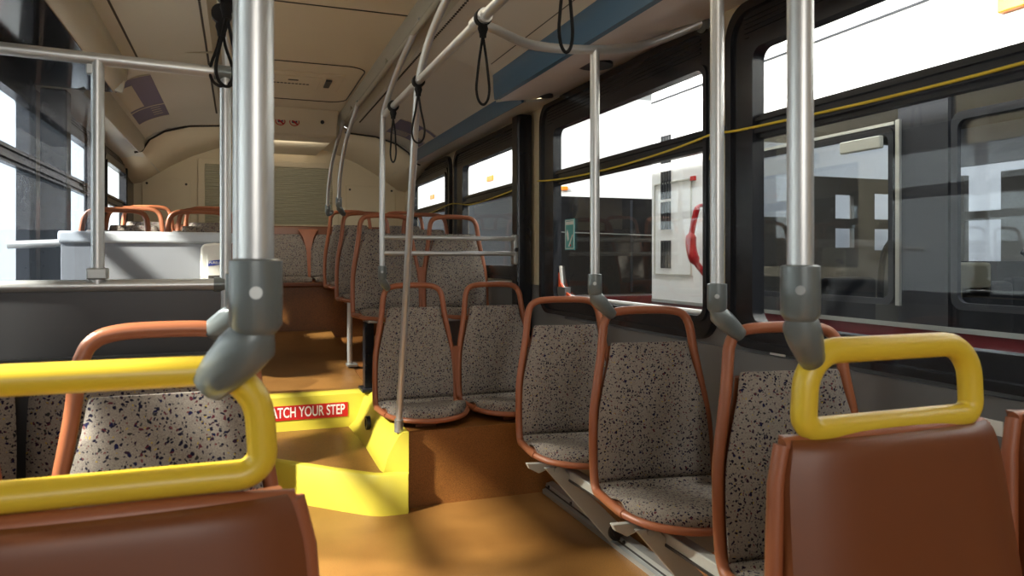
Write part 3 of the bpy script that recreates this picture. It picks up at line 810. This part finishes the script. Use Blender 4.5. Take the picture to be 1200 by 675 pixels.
def fold_bracket(y, label):
    t = thing('folding_leg', label, 'seat base', (0,y,0), 0, 'folding legs under the right wall seats')
    # hook shaped arm under the cushion
    arm = [(1.05,.372),(1.06,.352),(1.10,.33),(1.145,.345),(1.21,.335),(1.26,.34),(1.30,.345),(1.32,.355)]
    MB().prism(arm, 'y', -.012, .012).build('arm','greyplate',t,smooth=False,bevel=.003)
    MB().prism([(1.115,.355),(1.185,.355),(1.455,.085),(1.40,.03)], 'y', -.034, -.018).prism([(1.165,.35),(1.19,.35),(1.455,.085),(1.435,.07)], 'y', -.03, .03).build('leg_bar','greyplate',t,smooth=False,bevel=.003)
    MB().prism(ellipse(1.425,.07,.035,.035),'y',-.045,.03).prism(ellipse(1.425,.07,.018,.018),'y',-.052,-.04).build('pivot_wheel','black',t,angle=40)
    MB().prism(ellipse(1.165,.345,.012,.012,12),'y',-.042,-.028).build('bolt','alu',t)
    MB().prism([(1.23,.33),(1.25,.365),(1.47,.365),(1.49,.22),(1.40,.20)], 'y', .05, .062).build('side_plate','greyplate',t,smooth=False,bevel=.003)
for yy, nm in ((1.30,'nearest'),(1.98,'middle'),(2.68,'furthest')):
    fold_bracket(yy, 'grey folding leg with black pivot under the %s fold-up seat' % nm)

# ------------------------------------------------------------------ poles, fittings, rails
def pole(name, label, path, r=.0165, group='stanchion poles'):
    t = thing(name, label, 'pole', group=group)
    MB().tube(path, r, 20).build('tube','steel',t,angle=80)
    return t
def fitting(t, x, y, ztop, tx, ty, tz, s=1.0):
    # socket round the tube, ball, and an arm reaching to the seat handle
    z = ztop
    prof = [(z+.002,.020),(z,.0245),(z-.03,.025),(z-.062,.0245),(z-.070,.019),(z-.074,.012)]
    mb = MB(); n = 20
    mb.loft([[(x+r*s*math.cos(2*PI*j/n), y+r*s*math.sin(2*PI*j/n), zz) for j in range(n)] for zz, r in prof])
    mb.build('socket','fitting',t,angle=50)
    a = Vector((x,y,z-.074)); b = Vector((tx,ty,tz)); d = (b-a)
    path = [a-d*.12+Vector((0,0,.006)), a+d*.05, a+d*.35, a+d*.7, b, b+d*.06]
    MB().tube(path, [.013*s,.025*s,.026*s,.023*s,.0195*s,.010*s], 16, r2=[.013*s,.023*s,.023*s,.020*s,.017*s,.009*s]).build('clamp_arm','fitting',t,angle=60)
    for (dx,dz,rr) in ((.0,.030,.006),):
        vx = Vector((x,y,0)).normalized()
        o = MB().prism(ellipse(0,0,rr,rr,12),'y',-.004,.004).build('screw','alu',t)
        o.location = (x-vx.x*.025*s, y-vx.y*.025*s, z-dz); o.rotation_euler = (0,0,math.atan2(-vx.x, vx.y))
ZR = EYE+.748
# near left
t = pole('stanchion_pole','thick near steel pole on the left, clamped to the yellow handle', [(.0155,.755,EYE+.0),(.0155,.755,2.24)], .0165)
fitting(t, .0155, .755, EYE-.002, -.028, .788, 1.045)
# second left, behind it
t = pole('stanchion_pole','thin steel pole just left of the near thick pole, clamped to a rust handle', [(.004,1.50,1.14),(.004,1.50,2.24)], .0155)
fitting(t, -.0, 1.50, 1.14, -.052, 1.54, 1.03, 1.0)
# near right
t = pole('stanchion_pole','near steel pole on the right, clamped to the yellow handle', [(.680,.765,EYE-.008),(.680,.765,2.2)], .0165)
fitting(t, .680, .765, EYE-.01, .722, .790, 1.035)
# right seats: pole over the aisle-side top corner of the seat frame
def corner_of(o, sx=-1):
    a = o.rotation_euler.z; lx, ly, lz = sx*.150, .484, 1.005
    return (o.location.x+lx*math.cos(a)-ly*math.sin(a), o.location.y+lx*math.sin(a)+ly*math.cos(a), o.location.z+lz*o.scale.z)
hx, hy, hz = corner_of(F[0])
t = pole('stanchion_pole','steel pole clamped to the nearest fold-up seat on the right', [(hx-.058,hy-.02,1.10),(hx-.058,hy-.02,2.14)], .0175)
fitting(t, hx-.058, hy-.02, 1.105, hx+.02, hy-.012, hz+.012)
h2x, h2y, h2z = corner_of(F[1])
t = pole('stanchion_pole','steel pole hanging from the curved rail to the middle fold-up seat', [(h2x-.052,h2y-.02,1.11),(h2x-.052,h2y-.02,1.89)], .0165)
fitting(t, h2x-.052, h2y-.02, 1.115, h2x+.02, h2y-.012, h2z+.012)
# overhead rail
orail = thing('overhead_rail','long steel grab rail under the right edge of the ceiling', 'rail')
MB().tube([(.71,-1.2,ZR),(.71,3.84,ZR)], .016, 18).build('tube','steel',orail,angle=80)
# pole to row A handle, curving up into the ceiling
t = pole('stanchion_pole','steel pole from the ceiling to the first raised aisle seat', spline([(.745,3.15,ZC-.06),(.738,3.28,ZC-.09),(.722,3.56,ZC-.19),(.708,3.78,ZC-.31),(.704,3.85,ZR-.06),(.703,3.86,1.5),(.703,3.86,1.13)],6), .0145)
fitting(t, .703, 3.86, 1.13, .742, 3.905, 1.01, .9)
t = pole('stanchion_pole','slanting steel pole from the ceiling down to the yellow step edging', spline([(.745,2.45,ZC-.06),(.738,2.60,ZC-.09),(.722,2.88,ZC-.20),(.712,3.03,ZR+.03),(.711,3.09,ZR-.05)],6)+[Vector((.695,3.395,.38))], .0155)
MB().tube([(.695,3.395,.368),(.6945,3.387,.425)], .021, 18).build('foot_socket','alu',t,angle=40)
for x, y, lab, sy, sz in ((.675,5.42,'third',5.52,.47),(.68,6.18,'last',6.30,.53)):
    t = pole('stanchion_pole','curved steel pole from the ceiling channel to the %s right aisle seat' % lab, spline([(.735,y-.52,ZC-.07),(.728,y-.44,ZC-.12),(x+.02,y-.20,ZC-.30),(x,y-.06,ZC-.52),(x,y,ZC-.70),(x,y,1.60)],6), .014)
    fitting(t, x, y, 1.61, x+.045, y+.08, 1.025+sz, .9)
t = thing('channel_grab_rail','steel grab rail along the right lamp channel of the ceiling','rail')
MB().tube([(.735,2.55,ZC-.085),(.735,5.3,ZC-.085)], .014, 14).build('tube','channel',t,angle=80)
for y in (2.6,3.9,5.2):
    MB().tube([(.735,y,ZC-.085),(.735,y,ZC-.04)], .010, 10).build('standoff','channel',t)
# curved transverse tube
t = thing('curved_rail','bent steel rail from the overhead rail across to the wall above the fold-up seats','rail')
MB().tube(spline([(.71,2.20,ZR-.015),(.76,2.205,ZR-.025),(.92,2.275,1.878),(h2x-.052,h2y-.02,1.888),(1.38,2.34,1.945),(1.565,2.26,2.02)],6), .016, 16).build('tube','steel',t,angle=80)
MB().tube([(.71,2.15,ZR),(.71,2.26,ZR)], .023, 16).build('clamp','steel',t,angle=40)
MB().prism(ellipse(0,0,.03,.03,16),'x',1.56,1.58).build('flange','fitting',t).location=(0,2.26,2.015)
# double rail to the black post
t = thing('double_side_rail','two short horizontal steel rails from the aisle pole to the black post on the right','rail')
for dz in (.112,.028):
    MB().tube([(.705,3.86,EYE+dz),(1.48,3.95,EYE+dz)], .0125, 16).build('tube','steel',t,angle=80)
# left overhead rail with loops
orl = thing('overhead_rail','steel grab rail under the left edge of the ceiling','rail')
MB().tube([(-.03,1.2,EYE+.688),(-.03,3.5,EYE+.688)], .016, 16).build('tube','steel',orl,angle=80)
for (xx, ya, yb, nm) in ((.735,.9,3.3,'right'),):
    pass
# strap loops
def strap(x, y, z, tw, L, label, wd=.022):
    t = thing('strap_handle', label, 'strap', (x,y,z), 0, 'black cord hand straps')
    MB().tube([(.0,-.012,0)]+[(0,0,0)]+[(0,.012,0)], .027, 18).build('collar','cord',t,angle=40)
    MB().loft([[(r*math.cos(2*PI*j/14), r*.8*math.sin(2*PI*j/14), zz) for j in range(14)] for zz, r in ((-.02,.014),(-.035,.017),(-.05,.012),(-.062,.011))]).build('knot','cord',t,angle=60)
    c, s_ = math.cos(tw), math.sin(tw)
    prof = [(0,-.05),(-.005,-.08),(-.012,-.12),(-wd*.85,-.17),(-wd,-.205),(-wd*.8,-.232),(-wd*.4,-.246),(0,-.25),(wd*.4,-.246),(wd*.8,-.232),(wd,-.205),(wd*.85,-.17),(.012,-.12),(.005,-.08),(0,-.05)]
    MB().tube(spline([(u*c, u*s_, v*L/.25) for u, v in prof],4), .0042, 8).build('loop','cord',t,angle=80)
strap(.71,2.18,ZR,.1,.27,'black cord hand strap hanging where the curved rail starts')
strap(.71,1.56,ZR,.35,.27,'black cord hand strap cut by the top of the photo, nearest on the right')
strap(.71,3.06,ZR,-.5,.26,'black cord hand strap hanging wide open beside the slanting pole', .028)
strap(.71,3.60,ZR,-.9,.275,'black cord hand strap nearest the rear end of the overhead rail', .018)
strap(-.03,2.06,EYE+.688,.0,.24,'black cord hand strap on the left rail, right of its twin', .026)
strap(-.045,2.20,EYE+.678,.0,.20,'black cord hand strap on the left rail, left of its twin', .030)

# ------------------------------------------------------------------ left glass partition
pt = thing('glass_partition','steel framed partition with clear glass above a charcoal panel, left of the aisle','partition')
PY = 2.21
MB().tube([(WL+.005,PY,EYE+.545),(-.035,PY,EYE+.517)], .0165, 18).build('top_rail','steel',pt,angle=80)
MB().tube([(WL+.005,PY,EYE-.072),(-.035,PY,EYE-.072)], .0165, 18).build('middle_rail','steel',pt,angle=80)
px = -.350
MB().tube([(px,PY,EYE-.072),(px,PY,EYE+.528)], .0160, 18).build('upright','steel',pt,angle=80)
MB().box((px-.024,PY-.02,EYE-.055),(px+.024,PY+.02,EYE-.025)).build('upright_clamp','alu',pt,smooth=False,bevel=.004)
MB().box((px-.026,PY-.012,EYE+.485),(px-.010,PY+.012,EYE+.512)).build('glass_clip','alu',pt,smooth=False,bevel=.003)
MB().box((WL+.01,PY-.003,EYE-.06),(px-.014,PY+.003,EYE+.53)).build('glass','pglass',pt,smooth=False)
MB().box((WL+.01,PY-.008,.62),(-.035,PY+.012,EYE-.085)).build('lower_panel','darkpanel',pt,smooth=False,bevel=.004)
MB().tube([(-.035,PY,.0),(-.035,PY,EYE+.527)], .015, 16).build('aisle_upright','steel',pt,angle=80)
MB().tube([(-.065,PY,EYE-.072),(-.02,PY,EYE-.072)], .021, 16).build('end_clamp','fitting',pt,angle=40)
MB().tube([(-.065,PY,EYE+.518),(-.02,PY,EYE+.517)], .021, 16).build('end_clamp','fitting',pt,angle=40)
# second row bench back in front of the partition, in shade
t = thing('side_bench','dark speckled bench seat in the shade directly before the charcoal partition panel','bench')
MB().box((WL+.03,2.07,.45),(-.06,2.12,.925)).build('back_shell','darkpanel',t,smooth=False,bevel=.01)
for k, xc in enumerate((-.28,-.68)):
    o = pad_mesh([(2.03,.50,.185),(2.035,.7,.19),(2.04,.85,.185),(2.045,.92,.175)], .03, .006).build('back_pad','fabric',t,angle=70); o.location=(xc,0,0)
    MB().box((xc-.18,1.72,.38),(xc+.18,2.03,.44)).build('cushion','fabric',t,smooth=False,bevel=.02)
MB().box((WL+.03,1.9,0),(-.1,2.0,.38)).build('base','blackgloss',t,smooth=False)

# grey rear modesty panel with dispenser
mp = thing('modesty_panel','grey panel with pale top cap shielding the left rear seats','partition')
MB().box((-.69,3.50,.38),(-.03,3.53,1.245)).build('panel','greypanel',mp,smooth=False,bevel=.004)
MB().box((-.70,3.485,1.235),(-.025,3.545,1.285)).build('top_cap','trimw',mp,smooth=False,bevel=.012)
MB().tube([(-.88,3.515,1.225),(-.69,3.515,1.235)], .016, 12).build('end_bar','steel',mp)
ds = thing('sanitizer_dispenser','white wall dispenser with a blue logo hung on the grey panel','dispenser',(-.098,3.497,0))
body = [(-.055,1.06),(-.058,1.14),(-.055,1.215),(-.045,1.232),(0,1.238),(.045,1.232),(.055,1.215),(.058,1.14),(.055,1.06)]
MB().prism(body,'y',-.085,0).build('housing','plastic',ds,bevel=.010)
MB().prism([(-.032,1.19),(.032,1.19),(.026,1.07),(-.026,1.07)],'y',-.092,-.08).build('front_cover','plastic',ds,bevel=.004)
MB().box((-.026,-.096,1.078),(.026,-.085,1.098)).build('push_bar','seam',ds,smooth=False,bevel=.003)
MB().prism([(-.026,1.138),(.024,1.144),(.028,1.166),(-.022,1.160)],'y',-.094,-.091).build('logo_plate','bluelogo',ds,smooth=False)
text('logo_text','PURELL',.014,'white',ds,(.001,-.0945,1.152),(PI/2,0,0),ext=.0003,bold=.0003)

# ------------------------------------------------------------------ small things on the right wall
t = thing('pull_cord','thin yellow bell cord strung along the right windows over their dividers','cord')
XC = WR-.034
pts = [(XC,.2,1.615),(XC,1.2,1.585),(XC,2.0,1.597),(XC,2.165,1.612)]
MB().tube(spline(pts,6), .0042, 8).build('cord','yellowcord',t,angle=80)
pts = [(XC,2.165,1.612),(XC,2.5,1.588),(XC,3.0,1.575),(XC,3.5,1.583),(XC,3.82,1.603)]
MB().tube(spline(pts,6), .0042, 8).build('cord','yellowcord',t,angle=80)
pts = [(XC,3.99,1.60),(XC,4.5,1.573),(XC,5.1,1.56),(XC,5.62,1.60),(XC,6.3,1.57),(XC,7.0,1.6)]
MB().tube(spline(pts,6), .0042, 8).build('cord','yellowcord',t,angle=80)
MB().tube(spline([(XC,2.165,1.612),(XC-.005,2.19,1.57),(XC,2.21,1.52)],4), .0035, 8).build('loose_end','yellowcord',t)
MB().box((WR-.04,2.14,1.598),(WR,2.18,1.632)).build('cord_clip','fitting',t,smooth=False,bevel=.006)
t = thing('window_sticker','small teal notice sticker on the glass of the window before the black post','sticker')
MB().box((WR+.004,3.42,1.215),(WR+.0062,3.535,1.375)).build('sheet','teal',t,smooth=False)
mb = MB()
mb.box((WR+.0025,3.435,1.345),(WR+.004,3.52,1.362)); mb.prism([(3.50,1.26),(3.515,1.30),(3.505,1.32),(3.49,1.30),(3.485,1.27)],'x',WR+.0025,WR+.004)
mb.prism([(3.435,1.29),(3.442,1.295),(3.49,1.235),(3.482,1.23)],'x',WR+.0025,WR+.004); mb.ring(rrect(3.425,3.53,1.22,1.37,.004,2),rrect(3.429,3.526,1.224,1.366,.003,2),'x',WR+.0025,WR+.004)
mb.build('print','white',t,smooth=False)
MB().prism(ellipse(3.465,1.238,.006,.006,10),'x',WR+.0022,WR+.004).build('red_dot','red',t)
for y0, y1, z0, z1, lab in ((1.155,1.235,.775,.808,'small white notice label on the grey wall at the right edge'),(1.85,1.92,.865,.872,'thin white label on the grey wall behind the nearest fold-up seat')):
    o = MB().box((WR-.0145,y0,z0),(WR-.012,y1,z1)).build('wall_label','white',smooth=False); tag(o,lab,'label')
o = MB().prism(ellipse(1.40,3.08-.30,.075,.075,28),'z',ZC-.294,ZC-.282)
o = o.build('ceiling_speaker','black',angle=40); tag(o,'round black speaker grille in the duct underside over the fold-up seats','speaker')
o.location = (0,.0,0)
o = MB().prism(ellipse(1.45,3.42,.035,.035,20),'z',ZC-.288,ZC-.276).build('duct_light','black',angle=40); tag(o,'small round black disc in the duct above the black post','lamp')

# posters on the rear ceiling panels
def poster(sgn, y0, y1, i0, i1, label):
    prof = interp_path([(x, z, 0) for x, z in pr], 4)
    prof = [(p[0], p[1]) for p in prof][i0:i1]
    if sgn < 0: prof = [(2*CXB-x, z) for x, z in prof]
    t = thing('advert_poster', label, 'poster')
    MB().sheet([(x, z-.004) for x, z in prof], y0, y1, .003).build('sheet','purple',t)
    k = len(prof)//2
    MB().sheet([(x, z-.0055) for x, z in prof[k:]], y0+.12*(y1-y0), y0+.62*(y1-y0), .001).build('pale_field','paper',t)
    for ya, yb, th in ((y0-.012, y0, .004), (y1, y1+.012, .004), (y0+.66*(y1-y0), y0+.68*(y1-y0), .001)):
        MB().sheet([(x, z-.0055) for x, z in prof], ya, yb, th).build('holder_strip','paper',t)
    for q in range(4):
        a = y0+(.72+.06*q)*(y1-y0)
        MB().sheet([(x, z-.0055) for x, z in prof[1:k]], a, a+.012, .001).build('print_line','paper',t)
poster(-1, 4.35, 5.5, 10, 19, 'dark violet and cream advert poster on the left ceiling panel')
poster(1, 5.2, 5.75, 8, 20, 'violet advert poster on the right ceiling panel near the rear')

# ------------------------------------------------------------------ the garage and the neighbouring buses
GZ = -.38
struct(MB().box((-14,-12,GZ-.1),(16,15.6,GZ)).build('garage_floor','conc',smooth=False),'grey concrete garage floor','floor')
struct(MB().box((-14,-12,6.2),(16,15.6,6.3)).build('garage_ceiling','gceil',smooth=False),'grey garage roof deck','ceiling')
struct(MB().box((-9.1,-12,GZ),(-9,15.6,6.2)).build('garage_wall_left','gwall',smooth=False),'white garage wall on the left','wall')
struct(MB().box((12,-12,GZ),(12.1,15.6,6.2)).build('garage_wall_right','gwall',smooth=False),'white garage wall on the right','wall')
struct(MB().box((-14,15.5,GZ),(16,15.6,6.2)).build('garage_wall_rear','gwall',smooth=False),'pale garage wall at the back','wall')
k = 0
spots = [(-5.5,9.6,5.3),(-4.2,8.2,4.4),(-5.6,5.4,5.5),(-6.5,12.5,5.3),(-4.2,13.6,4.9),(-6.4,3.8,5.5)]
for (x,y,z) in spots:
    k += 1
    t = thing('garage_lamp', ('nearest','second','third','fourth','fifth','sixth')[k-1]+' lit tube lamp hung under the garage roof, seen through the left windows', 'lamp', group='tube lamps over the left garage bay')
    MB().box((x-.12,y-.75,z+.05),(x+.12,y+.75,z+.10)).build('reflector','gwall',t,smooth=False,bevel=.01)
    MB().tube([(x,y-.7,z+.02),(x,y+.7,z+.02)], .03, 10).build('tube','tube',t)
    MB().tube([(x,y,z+.1),(x,y,6.2)], .01, 6).build('hanger','alu',t)
mb = MB()
for i in range(9): mb.box((-9,-10+i*3,5.7),(2,-9.8+i*3,6.2))
struct(mb.build('garage_beams','gceil',smooth=False),'grey beams under the garage roof','beams')
o = MB().prism(ellipse(0,0,.045,.045),'y',-.02,.02).build('signal_lamp','redlamp'); tag(o,'small glowing red lamp outside beyond the left windows','lamp'); o.location = (-1.55,5.6,1.08)

# neighbouring bus alongside (its near side at x=2.9)
def bus(name, label, X0, X1, Y0, Y1, wins, zt=1.90, zb=.86):
    t = thing(name, label, 'bus')
    mb = MB().box((X0,Y0,zt),(X0+.05,Y1,2.85)).box((X1-.05,Y0,zt+.0),(X1,Y1,2.85)).box((X0+.05,Y0,2.82),(X1-.05,Y1,2.87))
    mb.box((X0-.004,Y0,2.335),(X0,Y1,2.38))
    mb.build('upper_body','buswhite',t,smooth=False,bevel=.02)
    MB().box((X0-.006,Y0,2.325),(X0-.001,Y1,2.337)).build('roof_seam','busdark',t,smooth=False)
    MB().box((X0,Y0,-.1),(X0+.05,Y1,zb)).box((X1-.05,Y0,-.1),(X1,Y1,1.15)).build('skirt','busred',t,smooth=False)
    MB().box((X0-.004,Y0,zb-.01),(X0+.0,Y1,zb+.012)).build('skirt_edge','alu',t,smooth=False)
    MB().box((X0+.05,Y0,-.05),(X1-.05,Y1,0.0)).build('floor_pan','busdark',t,smooth=False)
    return t
N1 = bus('parked_bus','white and dark red bus parked close alongside on the right',2.9,5.45,-3.0,4.82,None)
# near-side window band: pillars and panes
pil = [(-3.0,-1.9),(-1.0,-.85),(1.05,1.15),(2.36,2.62),(4.02,4.82)]
for i,(a,b) in enumerate(pil):
    MB().box((2.9,a,.86),(2.95,b,1.90)).build('pillar','buswhite' if i==4 else 'busdark',N1,smooth=False)
for i in range(len(pil)-1):
    a = pil[i][1]; b = pil[i+1][0]
    MB().box((2.92,a,.86),(2.925,b,1.90)).build('pane','busglass',N1,smooth=False)
    MB().ring(rrect(a+.02,b-.02,.95,1.80,.05),rrect(a+.05,b-.05,.98,1.765,.04),'x',2.893,2.915).build('pane_frame','busdark',N1,smooth=False)
MB().box((2.885,2.63,1.80),(2.90,4.0,1.815)).box((2.885,2.60,.95),(2.90,2.622,1.82)).build('bright_trim','alu',N1,smooth=False)
MB().box((2.87,2.7,1.70),(2.90,2.95,1.76)).box((2.87,3.2,1.69),(2.90,3.30,1.75)).build('door_gear','greyplate',N1,smooth=False,bevel=.006)
# far side of that bus, with its own small windows letting light in
farw = [(-1.5,-.2),(.3,1.5),(2.2,3.0),(3.35,3.65),(3.95,4.25)]
mb = MB(); cur = -3.0
X = 5.40
for a,b in farw:
    mb.box((X,cur,1.15),(X+.05,a,1.83)); mb.box((X,a,1.47),(X+.05,b,1.54)); cur = b
mb.box((X,cur,1.15),(X+.05,4.82,1.83))
mb.build('far_side','busin',N1,smooth=False)
MB().box((X-.02,-3,.0),(X,4.8,1.15)).build('far_lower_wall','busdark',N1,smooth=False)
MB().box((2.95,-3,2.2),(5.4,4.8,2.22)).build('inner_ceiling','busin',N1,smooth=False)
ws = [(3.2,4.15,1.50,2.1),(4.28,5.25,1.84,2.14),(4.60,4.80,1.50,1.70),(5.02,5.25,1.50,1.72),(4.60,4.80,1.26,1.42),(5.02,5.25,1.24,1.42)]
xs = sorted({2.95,5.45}|{q for w_ in ws for q in w_[:2]}); zs = sorted({0,2.85}|{q for w_ in ws for q in w_[2:]})
mb = MB()
for i in range(len(xs)-1):
    for j in range(len(zs)-1):
        cx, cz = (xs[i]+xs[i+1])/2, (zs[j]+zs[j+1])/2
        if not any(w_[0] < cx < w_[1] and w_[2] < cz < w_[3] for w_ in ws):
            mb.box((xs[i],4.77,zs[j]),(xs[i+1],4.82,zs[j+1]))
mb.build('end_wall','busin',N1,smooth=False)
for (x,y,w_) in ((3.45,1.55,.42),(3.45,2.35,.42),(4.6,2.9,.42),(3.5,3.3,.42),(4.6,1.2,.42)):
    s0 = MB().box((x,y,.35),(x+w_,y+.45,.48)).box((x,y+.40,.48),(x+w_,y+.47,1.05)).build('inner_seat','busdark',N1,smooth=False,bevel=.03)
MB().tube(spline([(3.6,2.9,1.0),(3.6,3.0,1.28),(3.6,3.2,1.33),(3.6,3.35,1.2),(3.6,3.38,.9)],5),.018,8).build('inner_handle','busdark',N1)
MB().box((3.4,2.75,.95),(3.7,2.95,1.15)).build('inner_box','vent',N1,smooth=False,bevel=.02)
MB().tube([(3.3,1.72,0),(3.3,1.72,2.2)],.03,10).build('inner_pole','busdark',N1)
MB().tube([(3.35,.6,1.16),(3.35,2.0,1.16)],.022,10).build('inner_rail','yrail',N1)
MB().tube([(3.0,1.75,.93),(3.0,2.1,1.2)],.015,8).build('wiper_arm','busdark',N1)
for y in (1.22,): MB().box((2.885,y-.005,.92),(2.9,y+.008,1.83)).build('bright_strip','alu',N1,smooth=False)
for y in (1.90,-.5): 
    MB().box((2.875,y,2.16),(2.90,y+.22,2.25)).build('marker_lamp','amber',N1,smooth=False,bevel=.006)
MB().box((2.893,1.55,1.83),(2.9,1.556,2.33)).box((2.893,3.2,1.83),(2.9,3.206,2.33)).build('body_seam','greyplate',N1,smooth=False)
# louvred rear corner
mb = MB()
for z0 in (1.10,1.38,1.60,1.86):
    for i in range(4):
        mb.box((2.888,4.56+i*.035,z0),(2.9,4.575+i*.035,z0+.20))
mb.build('corner_louvre','busdark',N1,smooth=False)
MB().ring(rrect(4.30,4.78,1.05,1.72,.01,2),rrect(4.31,4.77,1.06,1.71,.01,2),'x',2.893,2.901).build('hatch_seam','greyplate',N1,smooth=False)
MB().tube(spline([(2.86,4.12,1.52),(2.82,4.12,1.50),(2.80,4.14,1.38),(2.79,4.15,1.27),(2.80,4.12,1.16),(2.86,4.08,1.06)],5),[.012]*5+[.02]*8+[.035]*8+[.02]*5,10).build('red_bracket','mirrorred',N1)
MB().box((2.885,4.25,1.70),(2.9,4.30,1.73)).build('red_marker','red',N1,smooth=False)

# second bus behind it, its flat dark windscreen end turned to us
N2 = thing('parked_bus','white bus with a wide dark windscreen, parked behind the near one on the right','bus')
def ringpts(y, x0, x1, z0, z1, r): return [(u,y,v) for u,v in rrect(x0,x1,z0,z1,r)]
MB().loft([ringpts(6.9,2.62,5.1,.0,2.86,.10),ringpts(6.84,2.66,5.06,.04,2.82,.10)]).build('front_mask','buswhite',N2,angle=40)
MB().box((2.60,6.9,1.83),(5.12,15,2.86)).build('upper_body','buswhite',N2,smooth=False,bevel=.03)
MB().box((2.60,6.9,-.1),(5.12,15,.92)).build('skirt','busred',N2,smooth=False)
MB().box((2.62,6.95,.92),(5.10,15,1.83)).build('window_band','busdark',N2,smooth=False)
MB().prism(rrect(2.80,4.95,.80,1.80,.14),'y',6.815,6.85).build('windscreen','blackpanel',N2,smooth=False)
MB().box((3.84,6.805,.82),(3.865,6.82,1.78)).build('screen_divider','busdark',N2,smooth=False)
for z in (1.42,): MB().tube([(2.82,6.80,z+.02),(4.9,6.80,z-.02)],.006,6).build('wiper','alu',N2)
MB().prism(rrect(3.0,3.75,1.1,1.35,.04),'y',6.81,6.816).build('pale_reflection_panel','busin',N2,smooth=False) if False else None
for x in (2.9,3.05,4.7): MB().box((x,6.80,1.86),(x+.07,6.842,1.90)).build('marker_lamp','amber',N2,smooth=False,bevel=.006)
for y in (7.6,10.2): MB().box((2.58,y,2.02),(2.605,y+.2,2.08)).build('marker_lamp','amber',N2,smooth=False,bevel=.006)
MB().box((2.66,6.80,.0),(5.06,6.842,.78)).build('bumper','busred',N2,smooth=False,bevel=.02)
